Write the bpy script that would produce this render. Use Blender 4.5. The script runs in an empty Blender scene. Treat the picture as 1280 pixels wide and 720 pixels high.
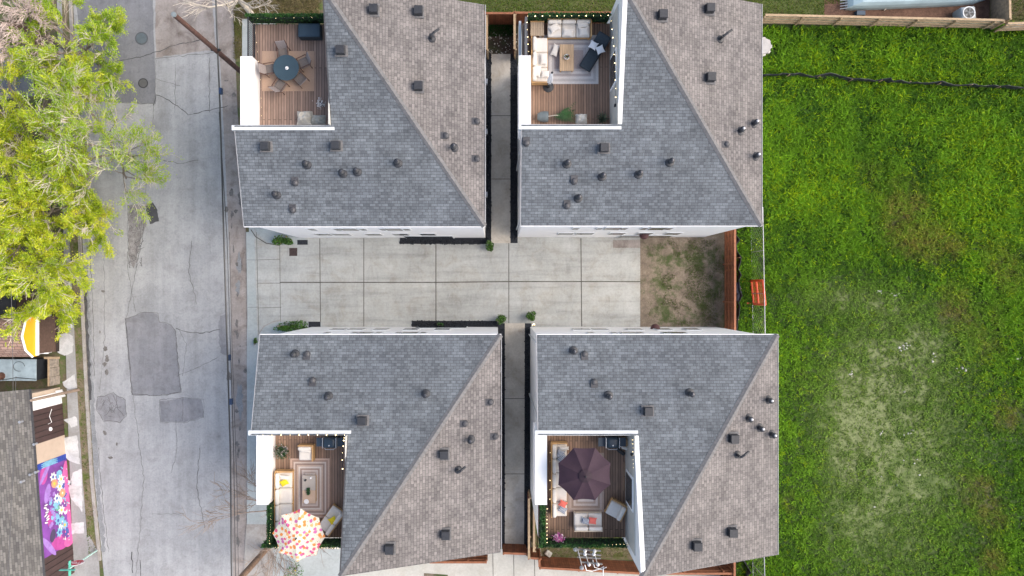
import bpy, bmesh, math, random
import numpy as np
from mathutils import Vector, Matrix, noise as mnoise
random.seed(7); RNG = np.random.default_rng(7)
R = math.radians
scene = bpy.context.scene
COL = scene.collection
# ------------------------------------------------------------------ camera, sky, sun, exposure
CAMH = 44.0; FPX = 853.3; NX = 621.0; NY = 361.0
cam = bpy.data.cameras.new('camera'); camo = bpy.data.objects.new('camera', cam); COL.objects.link(camo)
camo.location = (0, 0, CAMH); camo.rotation_euler = (0, 0, 0)
cam.sensor_width = 36; cam.lens = FPX / 1280 * 36; cam.shift_x = (640 - NX) / 1280; cam.shift_y = (NY - 360) / 1280
cam.clip_end = 2000; cam.clip_start = .5
scene.camera = camo
SUN_EL, SUN_AZ = 42, 90           # degrees, azimuth clockwise from +Y (image up)
w = bpy.data.worlds.new('World'); scene.world = w; w.use_nodes = True
nt = w.node_tree; nt.nodes.clear()
sky = nt.nodes.new('ShaderNodeTexSky'); sky.sky_type = 'NISHITA'; sky.sun_disc = False
sky.sun_elevation = R(SUN_EL); sky.sun_rotation = R(SUN_AZ); sky.dust_density = 3.0; sky.ozone_density = 1.0; sky.air_density = 1.0
bg = nt.nodes.new('ShaderNodeBackground'); bg.inputs[1].default_value = 0.12
out = nt.nodes.new('ShaderNodeOutputWorld')
hs = nt.nodes.new('ShaderNodeHueSaturation'); hs.inputs["Saturation"].default_value = .85   # thin cloud: a paler sky
nt.links.new(sky.outputs[0], hs.inputs['Color']); nt.links.new(hs.outputs[0], bg.inputs[0]); nt.links.new(bg.outputs[0], out.inputs[0])
sl = bpy.data.lights.new('sun', 'SUN'); sl.energy = 1.5; sl.angle = R(60); sl.color = (1.0, .87, .74)
so = bpy.data.objects.new('sun', sl); COL.objects.link(so)
d = Vector((math.sin(R(SUN_AZ)) * math.cos(R(SUN_EL)), math.cos(R(SUN_AZ)) * math.cos(R(SUN_EL)), math.sin(R(SUN_EL))))
so.rotation_euler = d.to_track_quat('Z', 'Y').to_euler()
vs = scene.view_settings
scene.display_settings.display_device = 'sRGB'
vs.view_transform = 'Standard'; vs.look = 'None'; vs.gamma = 1; vs.exposure = 1.3; vs.use_curve_mapping = False

def W(px, py, z=0.0):
    k = (CAMH - z) / FPX
    return Vector(((px - NX) * k, -(py - NY) * k, z))

# ------------------------------------------------------------------ materials
class N:
    def __init__(s, name):
        s.m = bpy.data.materials.new(name); s.m.use_nodes = True; s.t = s.m.node_tree; s.t.nodes.clear()
        s.o = s.new('ShaderNodeOutputMaterial'); s.b = s.new('ShaderNodeBsdfPrincipled')
        s.ln(s.b.outputs[0], s.o.inputs[0])
    def new(s, t, **k):
        n = s.t.nodes.new(t)
        for a, v in k.items(): setattr(n, a, v)
        return n
    def ln(s, a, b): s.t.links.new(a, b)
    def coord(s, kind='Object', scale=(1, 1, 1), rot=(0, 0, 0)):
        tc = s.new('ShaderNodeTexCoord'); mp = s.new('ShaderNodeMapping'); mp.inputs['Scale'].default_value = scale
        mp.inputs['Rotation'].default_value = rot
        s.ln(tc.outputs[kind], mp.inputs[0]); return mp.outputs[0]
    def noise(s, vec, scale, detail=4, rough=.55, dist=0):
        n = s.new('ShaderNodeTexNoise'); n.inputs['Scale'].default_value = scale; n.inputs['Detail'].default_value = detail
        n.inputs['Roughness'].default_value = rough; n.inputs['Distortion'].default_value = dist
        if vec is not None: s.ln(vec, n.inputs['Vector'])
        return n.outputs['Fac']
    def ramp(s, fac, stops, interp='LINEAR'):
        r = s.new('ShaderNodeValToRGB'); r.color_ramp.interpolation = interp
        e = r.color_ramp.elements
        while len(e) < len(stops): e.new(.5)
        for i, (p, c) in enumerate(stops):
            e[i].position = p
            if not hasattr(c, '__len__'): c = (c, c, c)
            e[i].color = (*c, 1)
        s.ln(fac, r.inputs[0]); return r.outputs[0]
    def mix(s, a, b, fac=.5, mode='MIX'):
        n = s.new('ShaderNodeMix', data_type='RGBA', blend_type=mode)
        for ix, v in ((0, fac), (6, a), (7, b)):
            if hasattr(v, 'links'): s.ln(v, n.inputs[ix])
            elif hasattr(v, '__len__'): n.inputs[ix].default_value = (*v, 1)
            else: n.inputs[ix].default_value = v if ix == 0 else (v, v, v, 1)
        return n.outputs[2]
    def bump(s, h, strength=.4, dist=.02):
        b = s.new('ShaderNodeBump'); b.inputs['Strength'].default_value = strength; b.inputs['Distance'].default_value = dist
        s.ln(h, b.inputs['Height']); s.ln(b.outputs[0], s.b.inputs['Normal'])
    def col(s, c, rough=.7, metal=0, spec=.5):
        if hasattr(c, 'links'): s.ln(c, s.b.inputs['Base Color'])
        else: s.b.inputs['Base Color'].default_value = (*c, 1)
        s.b.inputs['Roughness'].default_value = rough; s.b.inputs['Metallic'].default_value = metal
        s.b.inputs['Specular IOR Level'].default_value = spec
        return s.m

MATS = {}
def plain(name, c, rough=.6, metal=0, var=.12, scale=3, kind='Object'):
    """colour with slight procedural wear"""
    if name in MATS: return MATS[name]
    n = N(name); v = n.coord(kind)
    f = n.noise(v, scale, 5)
    a = tuple(x * (1 - var) for x in c); b = tuple(min(1, x * (1 + var)) for x in c)
    cc = n.ramp(f, [(.3, a), (.7, b)])
    MATS[name] = n.col(cc, rough, metal); return MATS[name]

def make_shingle(name, tint):
    n = N(name)
    tc = n.new('ShaderNodeTexCoord'); uv = tc.outputs['UV']
    def brick(w, h, off, mort, c1, c2, cm, bias=0):
        b = n.new('ShaderNodeTexBrick'); b.offset = off; b.offset_frequency = 2; b.squash = 1
        n.ln(uv, b.inputs['Vector'])
        b.inputs['Color1'].default_value = (*c1, 1); b.inputs['Color2'].default_value = (*c2, 1); b.inputs['Mortar'].default_value = (*cm, 1)
        b.inputs['Scale'].default_value = 1; b.inputs['Mortar Size'].default_value = mort; b.inputs['Mortar Smooth'].default_value = .15
        b.inputs['Bias'].default_value = bias; b.inputs['Brick Width'].default_value = w; b.inputs['Row Height'].default_value = h
        return b
    b1 = brick(.31, .145, .43, .010, (.112, .112, .116), (.152, .151, .155), (.055, .056, .06))
    b2 = brick(.93, .29, .37, .0, (.88, .88, .88), (1.10, 1.10, 1.10), (.9, .9, .9))
    b3 = brick(.155, .145, .27, .0, (.62, .62, .63), (1.22, 1.22, 1.2), (.62, .62, .63), .25)
    c = n.mix(b1.outputs[0], b2.outputs[0], 1.0, 'MULTIPLY')
    c = n.mix(c, b3.outputs[0], .8, 'MULTIPLY')
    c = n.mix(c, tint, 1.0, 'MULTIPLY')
    sv = n.new('ShaderNodeMapping'); sv.inputs['Scale'].default_value = (1.1, .16, 1); n.ln(uv, sv.inputs[0])
    st = n.noise(sv.outputs[0], 1.0, 6, .65); c = n.mix(c, n.ramp(st, [(.28, .84), (.72, 1.14)]), 1.0, 'MULTIPLY')
    f = n.noise(uv, .35, 5); g = n.ramp(f, [(.3, (.86, .86, .88)), (.72, (1.14, 1.13, 1.12))])
    c = n.mix(c, g, 1.0, 'MULTIPLY')
    f2 = n.noise(uv, 22, 3); g2 = n.ramp(f2, [(.3, .82), (.7, 1.18)])
    c = n.mix(c, g2, 1.0, 'MULTIPLY')
    h = n.mix(b1.outputs[1], b2.outputs[1], .5, 'ADD')
    inv = n.new('ShaderNodeInvert'); n.ln(h, inv.inputs[1])
    n.bump(inv.outputs[0], .5, .015)
    return n.col(c, .85)
M_SH = make_shingle('shingle_sky_tint', (.85, .965, 1.05)); M_SHE = make_shingle('shingle_sun_tint', (1.14, 1.06, 1.0))  # same shingle twice: cool sky light and warm sunlight painted into the tints
M_CAP = plain('hip_shingle', (.14, .138, .14), .85, var=.25, scale=8)
M_WHITE = plain('white_stucco', (.86, .86, .86), .7, var=.03, scale=2)
M_TRIM = plain('white_metal_trim', (.58, .61, .63), .45, var=.05, scale=2)
M_VENT = plain('black_vent_metal', (.028, .030, .035), .5, var=.25, scale=9)
M_VENT2 = plain('grey_vent_metal', (.055, .055, .06), .5, var=.3, scale=9)
M_CHROME = plain('galvanised', (.42, .43, .45), .45, .5, var=.1)
M_DMET = plain('dark_galvanised', (.10, .10, .11), .3, .7, var=.3, scale=9)
M_GLASS = plain('dark_window_glass', (.05, .06, .07), .12, var=.2)
M_BLUEGL = plain('pale_blue_glass', (.30, .42, .50), .2, var=.1)
M_BLACK = plain('black_metal', (.02, .022, .025), .5, var=.2)
M_SLATE = plain('slate_fabric', (.030, .042, .052), .85, var=.15, scale=12)
M_TEAL = plain('dark_teal_metal', (.045, .085, .11), .5, var=.12)
M_CREAM = plain('cream_cushion', (.70, .65, .58), .9, var=.05, scale=5)
M_WHITEF = plain('white_fabric', (.78, .78, .78), .9, var=.05, scale=7)
M_YEL = plain('yellow_fabric', (.75, .58, .02), .9, var=.1, scale=7)
M_CORAL = plain('coral_fabric', (.75, .16, .12), .9, var=.1, scale=7)
M_WICK = plain('grey_brown_sling', (.16, .135, .12), .8, var=.2, scale=20)
M_POT = plain('grey_pot', (.13, .16, .17), .5, var=.15)
M_GREEN2 = plain('fern_leaf', (.022, .085, .014), .6, var=.45, scale=3)
M_GREEN3 = plain('shrub_leaf', (.05, .13, .012), .6, var=.5, scale=5)
M_PALEG = plain('pale_grass_leaf', (.22, .26, .17), .7, var=.3, scale=6)
M_PINKF = plain('pink_petal', (.75, .18, .5), .7, var=.3, scale=8)
M_WHITEP = plain('white_petal', (.8, .78, .76), .7, var=.1, scale=8)
M_BLACKG = plain('black_rock_bed', (.02, .023, .03), .9, var=.6, scale=15)
M_ORANGE = plain('orange_red_plastic', (.55, .07, .02), .5, var=.15)
M_TARP = plain('black_silt_fabric', (.014, .017, .022), .65, var=.4, scale=4)
M_ROCK = plain('pale_stone', (.45, .44, .40), .9, var=.3, scale=8)
M_RUST = plain('rust', (.09, .04, .025), .8, var=.3, scale=6)

def wood(name, c, width=.14, axis=0, gap=.09, var=.22, length=7.3, kind='Object', rough=.7):
    """boards running along the other axis"""
    n = N(name)
    rot = (0, 0, 0) if axis == 1 else (0, 0, R(90))
    v = n.coord(kind, (1, 1, 1), rot)
    b = n.new('ShaderNodeTexBrick'); b.offset = .37; n.ln(v, b.inputs['Vector'])
    b.inputs['Scale'].default_value = 1; b.inputs['Brick Width'].default_value = length; b.inputs['Row Height'].default_value = width
    b.inputs['Mortar Size'].default_value = width * gap; b.inputs['Mortar Smooth'].default_value = .1
    b.inputs['Color1'].default_value = (*[x * (1 - var) for x in c], 1); b.inputs['Color2'].default_value = (*[x * (1 + var) for x in c], 1)
    b.inputs['Mortar'].default_value = (*[x * .25 for x in c], 1)
    v2 = n.coord(kind, (14, 1.2, 1) if axis == 0 else (1.2, 14, 1))
    f = n.noise(v2, 2.0, 5); g = n.ramp(f, [(.25, .8), (.75, 1.2)])
    f3 = n.noise(n.coord(kind), .7, 4); g3 = n.ramp(f3, [(.3, .88), (.7, 1.12)])
    c2 = n.mix(n.mix(b.outputs[0], g, 1, 'MULTIPLY'), g3, 1, 'MULTIPLY')
    return n.col(c2, rough)
M_DECK1 = wood('brown_grey_decking', (.285, .195, .15))
M_DECK2 = wood('brown_decking', (.255, .16, .108))
M_OAK = wood('light_teak', (.50, .34, .20), .11, 0, .03, .08)
M_TEAK = wood('teak_frame', (.50, .30, .13), .5, 0, .0, .05)
def fence_mat(name, c, sc=7.0, var=.3):
    """vertical pickets, object coords: uses x+y to step and z for grain"""
    n = N(name); tc = n.new('ShaderNodeTexCoord')
    sp = n.new('ShaderNodeSeparateXYZ'); n.ln(tc.outputs['UV'], sp.inputs[0])
    m = n.new('ShaderNodeMath', operation='MULTIPLY'); n.ln(sp.outputs[0], m.inputs[0]); m.inputs[1].default_value = sc
    fl = n.new('ShaderNodeMath', operation='FLOOR'); n.ln(m.outputs[0], fl.inputs[0])
    wn = n.new('ShaderNodeTexWhiteNoise', noise_dimensions='1D'); n.ln(fl.outputs[0], wn.inputs['W'])
    fr = n.new('ShaderNodeMath', operation='FRACT'); n.ln(m.outputs[0], fr.inputs[0])
    gapc = n.ramp(fr.outputs[0], [(0, .35), (.06, 1), (.94, 1), (1, .35)])
    cc = n.ramp(wn.outputs[0], [(0, tuple(x * (1 - var) for x in c)), (1, tuple(x * (1 + var) for x in c))])
    cc = n.mix(cc, n.ramp(n.noise(n.coord('Object', (.6, .6, 2)), 2.2, 6, .7), [(.35, .62), (.6, 1.1)]), 1, 'MULTIPLY')
    f = n.noise(n.coord('Object', (3, 3, .6)), 4, 5); g = n.ramp(f, [(.3, .8), (.7, 1.2)])
    cc = n.mix(n.mix(cc, gapc, 1, 'MULTIPLY'), g, 1, 'MULTIPLY')
    return n.col(cc, .8)
M_FENCE = fence_mat('red_brown_cedar', (.21, .070, .030), var=.18)
M_FENCE2 = fence_mat('weathered_pine', (.42, .36, .24))
M_FENCE3 = fence_mat('new_pale_pine', (.55, .50, .42))
M_RAIL = plain('red_brown_rail', (.25, .095, .045), .75, var=.2, scale=5)
M_RAIL2 = plain('tan_rail', (.36, .26, .16), .8, var=.2, scale=5)

def concrete(name, c1, c2, stain=(.5, .42, .32), samt=.35, streak=False, sc=.5, slabs=False, tyre=False):
    n = N(name); v = n.coord('Object')
    a = n.noise(v, sc, 6, .6); cc = n.ramp(a, [(.3, c1), (.7, c2)])
    b = n.noise(v, 9, 5, .7); g = n.ramp(b, [(.25, .86), (.75, 1.13)])
    cc = n.mix(cc, g, 1, 'MULTIPLY')
    if streak:
        vv = n.coord('Object', (1, .07, 1)); s_ = n.noise(vv, 1.6, 5, .65); g = n.ramp(s_, [(.3, .86), (.7, 1.12)])
        cc = n.mix(cc, g, 1, 'MULTIPLY')
    if tyre:      # long scuffs along the drive
        s_ = n.noise(n.coord('Object', (.12, 1.6, 1)), 1.3, 6, .7); cc = n.mix(cc, n.ramp(s_, [(.34, .80), (.5, 1.0), (.7, 1.08)]), 1, 'MULTIPLY')
        s_ = n.noise(n.coord('Object', (2.2, .5, 1)), 1.1, 7, .75, 1.5); cc = n.mix(cc, n.ramp(s_, [(.3, .84), (.46, 1.0), (.7, 1.06)]), 1, 'MULTIPLY')
    if streak:
        s_ = n.noise(v, 3.2, 9, .8, 1.0); cc = n.mix(cc, n.ramp(s_, [(.32, .80), (.48, 1.0), (.7, 1.08)]), 1, 'MULTIPLY')
    st = n.noise(v, .9, 7, .7, .6); m_ = n.ramp(st, [(.48, 0), (.70, samt)])
    cc = n.mix(cc, n.mix(cc, stain, 1, 'MULTIPLY'), m_)
    n.bump(n.noise(v, 40, 3), .25, .01)
    return n.col(cc, .88)
M_ROAD = concrete('worn_road', (.29, .298, .308), (.385, .39, .395), (.6, .58, .56), .5, True, .35)
M_ROADN = concrete('dark_asphalt_overlay', (.15, .155, .17), (.21, .215, .23), (.6, .6, .6), .4, True, .5)
M_PATCH = concrete('asphalt_patch', (.20, .205, .22), (.27, .27, .285), (.6, .58, .56), .5, True, .8)
M_PATCHD = concrete('dark_patch', (.055, .056, .062), (.10, .10, .105), (.6, .6, .6), .4)
M_GUT = concrete('dirty_gutter', (.25, .22, .20), (.36, .325, .305), (.42, .36, .32), .8, True, .6)
M_DRIVE = concrete('driveway_concrete', (.33, .34, .325), (.44, .452, .435), (.74, .67, .58), .6, tyre=True)
M_APRON = concrete('pale_apron', (.33, .37, .37), (.42, .45, .45), (.7, .66, .6), .4)
M_WALK = concrete('alley_concrete', (.42, .385, .33), (.60, .56, .49), (.62, .54, .46), .6, False, .6)
M_WALK2 = concrete('old_sidewalk', (.26, .26, .26), (.36, .36, .35), (.6, .55, .5), .5)
M_WALKW = concrete('white_paint_on_sidewalk', (.46, .47, .47), (.62, .62, .62), (.45, .43, .41), .7, False, 1.2)
M_SLAB = concrete('cream_slab', (.40, .40, .36), (.52, .51, .47), (.75, .68, .6), .4)
M_KERB = concrete('kerb_concrete', (.28, .26, .24), (.42, .40, .37), (.5, .42, .36), .7)
M_DIRT = None
def dirt(name, c1, c2, gcol=None, gamt=.5, sc=1.0):
    n = N(name); v = n.coord('Object')
    cc = n.ramp(n.noise(v, sc, 8, .7), [(.28, c1), (.72, c2)])
    cc = n.mix(cc, n.ramp(n.noise(v, 14, 4, .7), [(.3, .75), (.7, 1.25)]), 1, 'MULTIPLY')
    if gcol:
        cc = n.mix(cc, gcol, n.ramp(n.noise(v, .8, 9, .75), [(.48, 0), (.60, gamt)]))
    n.bump(n.noise(v, 12, 6, .7), .6, .05)
    return n.col(cc, .95)
M_DIRT = dirt('bare_dirt', (.085, .066, .05), (.28, .23, .175), (.045, .07, .015), .9, 1.4)
M_DARKD = dirt('dark_soil', (.02, .014, .010), (.085, .06, .045), (.02, .05, .01), .5, 1.5)
M_MULCH = dirt('brown_mulch', (.06, .03, .02), (.17, .095, .065), None, 0, 2)
M_EARTH = dirt('earth', (.10, .08, .05), (.17, .14, .09), (.06, .11, .02), .9, .4)
M_MOSSY = dirt('mossy_dirt', (.13, .10, .07), (.24, .20, .13), (.09, .13, .02), .8, 1.2)
M_LAWN = dirt('lawn_soil', (.06, .08, .02), (.10, .13, .035), (.12, .10, .05), .5, 1.0)

def rings_mat(name, cols, w, h, step=.08):
    """rug with concentric rectangular bands, object coords, w,h half sizes"""
    n = N(name); tc = n.new('ShaderNodeTexCoord'); sp = n.new('ShaderNodeSeparateXYZ'); n.ln(tc.outputs['Object'], sp.inputs[0])
    def ab(sock, half):
        a = n.new('ShaderNodeMath', operation='ABSOLUTE'); n.ln(sock, a.inputs[0])
        s_ = n.new('ShaderNodeMath', operation='SUBTRACT'); s_.inputs[0].default_value = half; n.ln(a.outputs[0], s_.inputs[1]); return s_.outputs[0]
    mi = n.new('ShaderNodeMath', operation='MINIMUM'); n.ln(ab(sp.outputs[0], w), mi.inputs[0]); n.ln(ab(sp.outputs[1], h), mi.inputs[1])
    dv = n.new('ShaderNodeMath', operation='DIVIDE'); n.ln(mi.outputs[0], dv.inputs[0]); dv.inputs[1].default_value = step * (len(cols))
    cc = n.ramp(dv.outputs[0], [(i / len(cols), c) for i, c in enumerate(cols)], 'CONSTANT')
    g = n.ramp(n.noise(tc.outputs['Object'], 25, 3), [(.3, .9), (.7, 1.1)])
    return n.col(n.mix(cc, g, 1, 'MULTIPLY'), .95)

def leafmat(name, stops, scale=1.2, trans=.25):
    n = N(name); v = n.coord('Object')
    f = n.noise(v, scale, 3, .6); f2 = n.noise(v, 11, 2, .5)
    mm = n.new('ShaderNodeMath', operation='MULTIPLY_ADD'); n.ln(f2, mm.inputs[0]); mm.inputs[1].default_value = .6
    sub = n.new('ShaderNodeMath', operation='SUBTRACT'); n.ln(f, sub.inputs[0]); sub.inputs[1].default_value = .3
    n.ln(sub.outputs[0], mm.inputs[2])
    cc = n.ramp(mm.outputs[0], stops)
    m = n.col(cc, .6)
    tr = n.new('ShaderNodeBsdfTranslucent'); n.ln(cc, tr.inputs[0])
    mx = n.new('ShaderNodeMixShader'); mx.inputs[0].default_value = trans
    n.ln(n.b.outputs[0], mx.inputs[1]); n.ln(tr.outputs[0], mx.inputs[2]); n.ln(mx.outputs[0], n.o.inputs[0])
    return m
M_LEAF = leafmat('spring_leaf', [(.22, (.10, .18, .01)), (.41, (.36, .49, .022)), (.55, (.58, .66, .035)), (.70, (.74, .70, .07))], trans=.35)
M_LEAF2 = leafmat('green_leaf', [(.2, (.11, .22, .01)), (.44, (.31, .48, .025)), (.7, (.56, .64, .06))], trans=.35)
M_HEDGE = leafmat('hedge_leaf', [(.3, (.008, .035, .008)), (.5, (.02, .085, .014)), (.7, (.05, .15, .02))], 3, .1)
M_BARK = plain('grey_bark', (.22, .18, .15), .9, var=.3, scale=6)
M_TWIG = plain('pale_twig', (.56, .50, .42), .9, var=.2, scale=4)
M_TWIG2 = plain('brown_twig', (.27, .21, .17), .9, var=.25, scale=4)
M_POLE = plain('brown_pole_wood', (.085, .043, .033), .85, var=.35, scale=5)

def emis(name, c, s):
    n = N(name); n.b.inputs['Emission Color'].default_value = (*c, 1); n.b.inputs['Emission Strength'].default_value = s
    return n.col(c, .4)
M_BULB = emis('lit_bulb', (1, .78, .42), 3.5)

# ------------------------------------------------------------------ mesh builder
class MB:
    def __init__(s): s.v = []; s.f = []; s.mi = []; s.uv = {}
    def face(s, pts, m=0, uv=None):
        i = len(s.v); s.v += [tuple(p) for p in pts]; s.f.append(tuple(range(i, i + len(pts)))); s.mi.append(m)
        if uv: s.uv[len(s.f) - 1] = uv
        return s
    def box(s, c, size, rz=0, m=0, top=None, uvx=False):
        """centre c, full size; top=(sx,sy) scale of the top face"""
        x, y, z = [a / 2 for a in size]; tx, ty = top or (1, 1)
        P = [(-x, -y, -z), (x, -y, -z), (x, y, -z), (-x, y, -z), (-x * tx, -y * ty, z), (x * tx, -y * ty, z), (x * tx, y * ty, z), (-x * tx, y * ty, z)]
        cr, sr = math.cos(rz), math.sin(rz)
        P = [(c[0] + a * cr - b * sr, c[1] + a * sr + b * cr, c[2] + e) for a, b, e in P]
        i = len(s.v); s.v += P
        for q in ((3, 2, 1, 0), (4, 5, 6, 7), (0, 1, 5, 4), (1, 2, 6, 5), (2, 3, 7, 6), (3, 0, 4, 7)):
            s.f.append(tuple(i + a for a in q)); s.mi.append(m)
        return s
    def prism(s, poly, z0, z1, m=0):
        n = len(poly); i = len(s.v)
        zz0 = z0 if hasattr(z0, '__len__') else [z0] * n; zz1 = z1 if hasattr(z1, '__len__') else [z1] * n
        s.v += [(p[0], p[1], a) for p, a in zip(poly, zz0)] + [(p[0], p[1], a) for p, a in zip(poly, zz1)]
        area = sum(poly[k][0] * poly[(k + 1) % n][1] - poly[(k + 1) % n][0] * poly[k][1] for k in range(n))
        o = list(range(n)) if area > 0 else list(range(n))[::-1]
        s.f.append(tuple(i + k for k in o[::-1])); s.f.append(tuple(i + n + k for k in o)); s.mi += [m, m]
        for k in range(n):
            a, b = o[k], o[(k + 1) % n]; s.f.append((i + a, i + b, i + n + b, i + n + a)); s.mi.append(m)
        return s
    def tube(s, pts, r, sides=6, m=0, cap=True):
        pts = [Vector(p) for p in pts]; rr = r if hasattr(r, '__len__') else [r] * len(pts)
        i = len(s.v); up = Vector((0, 0, 1)); prev = None
        for k, p in enumerate(pts):
            t = (pts[min(k + 1, len(pts) - 1)] - pts[max(k - 1, 0)])
            if t.length < 1e-9: t = Vector((0, 0, 1))
            t.normalize()
            if prev is None: prev = t.cross(Vector((1, 0, 0)) if abs(t.x) < .8 else Vector((0, 1, 0))).normalized()
            a = (prev - t * prev.dot(t)); a = a.normalized() if a.length > 1e-6 else t.orthogonal().normalized()
            prev = a; b = t.cross(a)
            for q in range(sides):
                an = 2 * math.pi * q / sides
                s.v.append(tuple(p + (a * math.cos(an) + b * math.sin(an)) * rr[k]))
        for k in range(len(pts) - 1):
            for q in range(sides):
                q2 = (q + 1) % sides
                s.f.append((i + k * sides + q, i + k * sides + q2, i + (k + 1) * sides + q2, i + (k + 1) * sides + q)); s.mi.append(m)
        if cap and sides > 2:
            s.f.append(tuple(i + q for q in range(sides))[::-1]); s.mi.append(m)
            j = i + (len(pts) - 1) * sides; s.f.append(tuple(j + q for q in range(sides))); s.mi.append(m)
        return s
    def lathe(s, c, prof, sides=16, m=0):
        i = len(s.v)
        for r, z in prof:
            for q in range(sides):
                an = 2 * math.pi * q / sides; s.v.append((c[0] + r * math.cos(an), c[1] + r * math.sin(an), c[2] + z))
        for k in range(len(prof) - 1):
            for q in range(sides):
                q2 = (q + 1) % sides
                s.f.append((i + k * sides + q, i + k * sides + q2, i + (k + 1) * sides + q2, i + (k + 1) * sides + q)); s.mi.append(m)
        s.f.append(tuple(i + q for q in range(sides))[::-1]); s.mi.append(m)
        j = i + (len(prof) - 1) * sides; s.f.append(tuple(j + q for q in range(sides))); s.mi.append(m)
        return s
    def cushion(s, c, size, rz=0, r=.05, m=0, pinch=0, tilt=0, n=8):
        """soft box with rounded edges; pinch makes a pillow with pointed corners"""
        x, y, z = [a / 2 for a in size]; i = len(s.v); M = Matrix.Rotation(rz, 3, 'Z') @ Matrix.Rotation(tilt, 3, 'X')
        def add(sgn):
            base = len(s.v)
            for a in range(n + 1):
                for b in range(n + 1):
                    u = a / n * 2 - 1; v = b / n * 2 - 1
                    if pinch:
                        th = z * ((1 - abs(u) ** 2.2) * (1 - abs(v) ** 2.2)) ** .45
                        k1 = 1 - pinch * (1 - v * v) * abs(u) ** 3 * 0.9 ; k2 = 1 - pinch * (1 - u * u) * abs(v) ** 3 * .9
                        p = Vector((u * x * k1, v * y * k2, sgn * th))
                    else:
                        uu = math.copysign(1 - (1 - abs(u)) ** 1.8, u); vv = math.copysign(1 - (1 - abs(v)) ** 1.8, v)
                        dx = max(0, abs(uu) * x - (x - r)) / r; dy = max(0, abs(vv) * y - (y - r)) / r
                        dd = min(1, math.hypot(dx, dy)); th = z - r + r * math.sqrt(max(0, 1 - dd * dd)) + .012 * (1 - uu * uu) * (1 - vv * vv)
                        sc = 1.0
                        if dx > 0 and dy > 0 and math.hypot(dx, dy) > 1:
                            q = 1 / math.hypot(dx, dy); ux = math.copysign((x - r) + dx * q * r, uu); vy = math.copysign((y - r) + dy * q * r, vv)
                        else: ux, vy = uu * x, vv * y
                        p = Vector((ux, vy, sgn * th))
                    s.v.append(tuple(Vector(c) + M @ p))
            for a in range(n):
                for b in range(n):
                    q = [base + a * (n + 1) + b, base + (a + 1) * (n + 1) + b, base + (a + 1) * (n + 1) + b + 1, base + a * (n + 1) + b + 1]
                    s.f.append(tuple(q if sgn > 0 else q[::-1])); s.mi.append(m)
            return base
        b1 = add(1); b2 = add(-1)
        ring = [(a, 0) for a in range(n)] + [(n, b) for b in range(n)] + [(a, n) for a in range(n, 0, -1)] + [(0, b) for b in range(n, 0, -1)]
        for k in range(len(ring)):
            a0, a1 = ring[k], ring[(k + 1) % len(ring)]
            i0 = a0[0] * (n + 1) + a0[1]; i1 = a1[0] * (n + 1) + a1[1]
            s.f.append((b2 + i0, b2 + i1, b1 + i1, b1 + i0)); s.mi.append(m)
        return s
    def sprigs(s, items, size, m=0):
        for p, d in items:
            k = size * random.uniform(.6, 1.5); a = (Vector(d) + Vector((random.gauss(0, .4), random.gauss(0, .4), random.gauss(0, .4)))).normalized()
            b = (Matrix.Rotation(random.uniform(0, 6.28), 3, a) @ a.orthogonal().normalized()); p = Vector(p)
            s.face([p - a * k * .5, p + b * k * .17, p + a * k * .5, p - b * k * .17], m)
        return s
    def leaves(s, pts, size, m=0, flat=0.0):
        for p in pts:
            k = size * random.uniform(.6, 1.4)
            a = Vector((random.gauss(0, 1), random.gauss(0, 1), random.gauss(0, 1) * (1 - flat))).normalized(); b = a.orthogonal().normalized()
            b = (Matrix.Rotation(random.uniform(0, 6.28), 3, a) @ b) if not flat else b
            p = Vector(p); s.face([p - a * k * .5, p + b * k * .28, p + a * k * .5, p - b * k * .28], m)
        return s
    def build(s, name, mats, parent=None, smooth=False, world=True, kind=None):
        me = bpy.data.meshes.new(name); mats = mats if isinstance(mats, (list, tuple)) else [mats]
        off = Vector((0, 0, 0))
        if parent is not None and world:
            q = parent
            while q is not None: off = off + q.location; q = q.parent
        v = [(a - off.x, b - off.y, c - off.z) for a, b, c in s.v]
        me.from_pydata(v, [], s.f)
        for m_ in mats: me.materials.append(m_)
        me.polygons.foreach_set('material_index', s.mi)
        if s.uv:
            ul = me.uv_layers.new(name='UVMap')
            for fi, uv in s.uv.items():
                for li, c in zip(me.polygons[fi].loop_indices, uv): ul.data[li].uv = c
        if smooth: me.polygons.foreach_set('use_smooth', [True] * len(me.polygons))
        me.update()
        o = bpy.data.objects.new(name, me); COL.objects.link(o)
        if parent is not None: o.parent = parent
        if kind: o['kind'] = kind
        return o

def thing(name, label, cat, loc=(0, 0, 0), rz=0, group=None):
    o = bpy.data.objects.new(name, None); COL.objects.link(o); o.location = loc; o.rotation_euler = (0, 0, rz); o.empty_display_size = .2
    o['label'] = label; o['category'] = cat
    if group: o['group'] = group
    return o
def tag(o, label, cat, group=None):
    o['label'] = label; o['category'] = cat
    if group: o['group'] = group
    return o
def center(o):
    """move a single-mesh thing's origin to its base"""
    me = o.data; n = len(me.vertices); a = np.empty(n * 3); me.vertices.foreach_get('co', a); a = a.reshape(-1, 3)
    c = np.array([(a[:, 0].min() + a[:, 0].max()) / 2, (a[:, 1].min() + a[:, 1].max()) / 2, a[:, 2].min()])
    a -= c; me.vertices.foreach_set('co', a.ravel()); o.location = Vector(c) + o.location; me.update(); return o
def copy_tree(o, parent=None):
    c = o.copy(); COL.objects.link(c); c.parent = parent
    for ch in list(o.children): copy_tree(ch, c)
    return c
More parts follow.
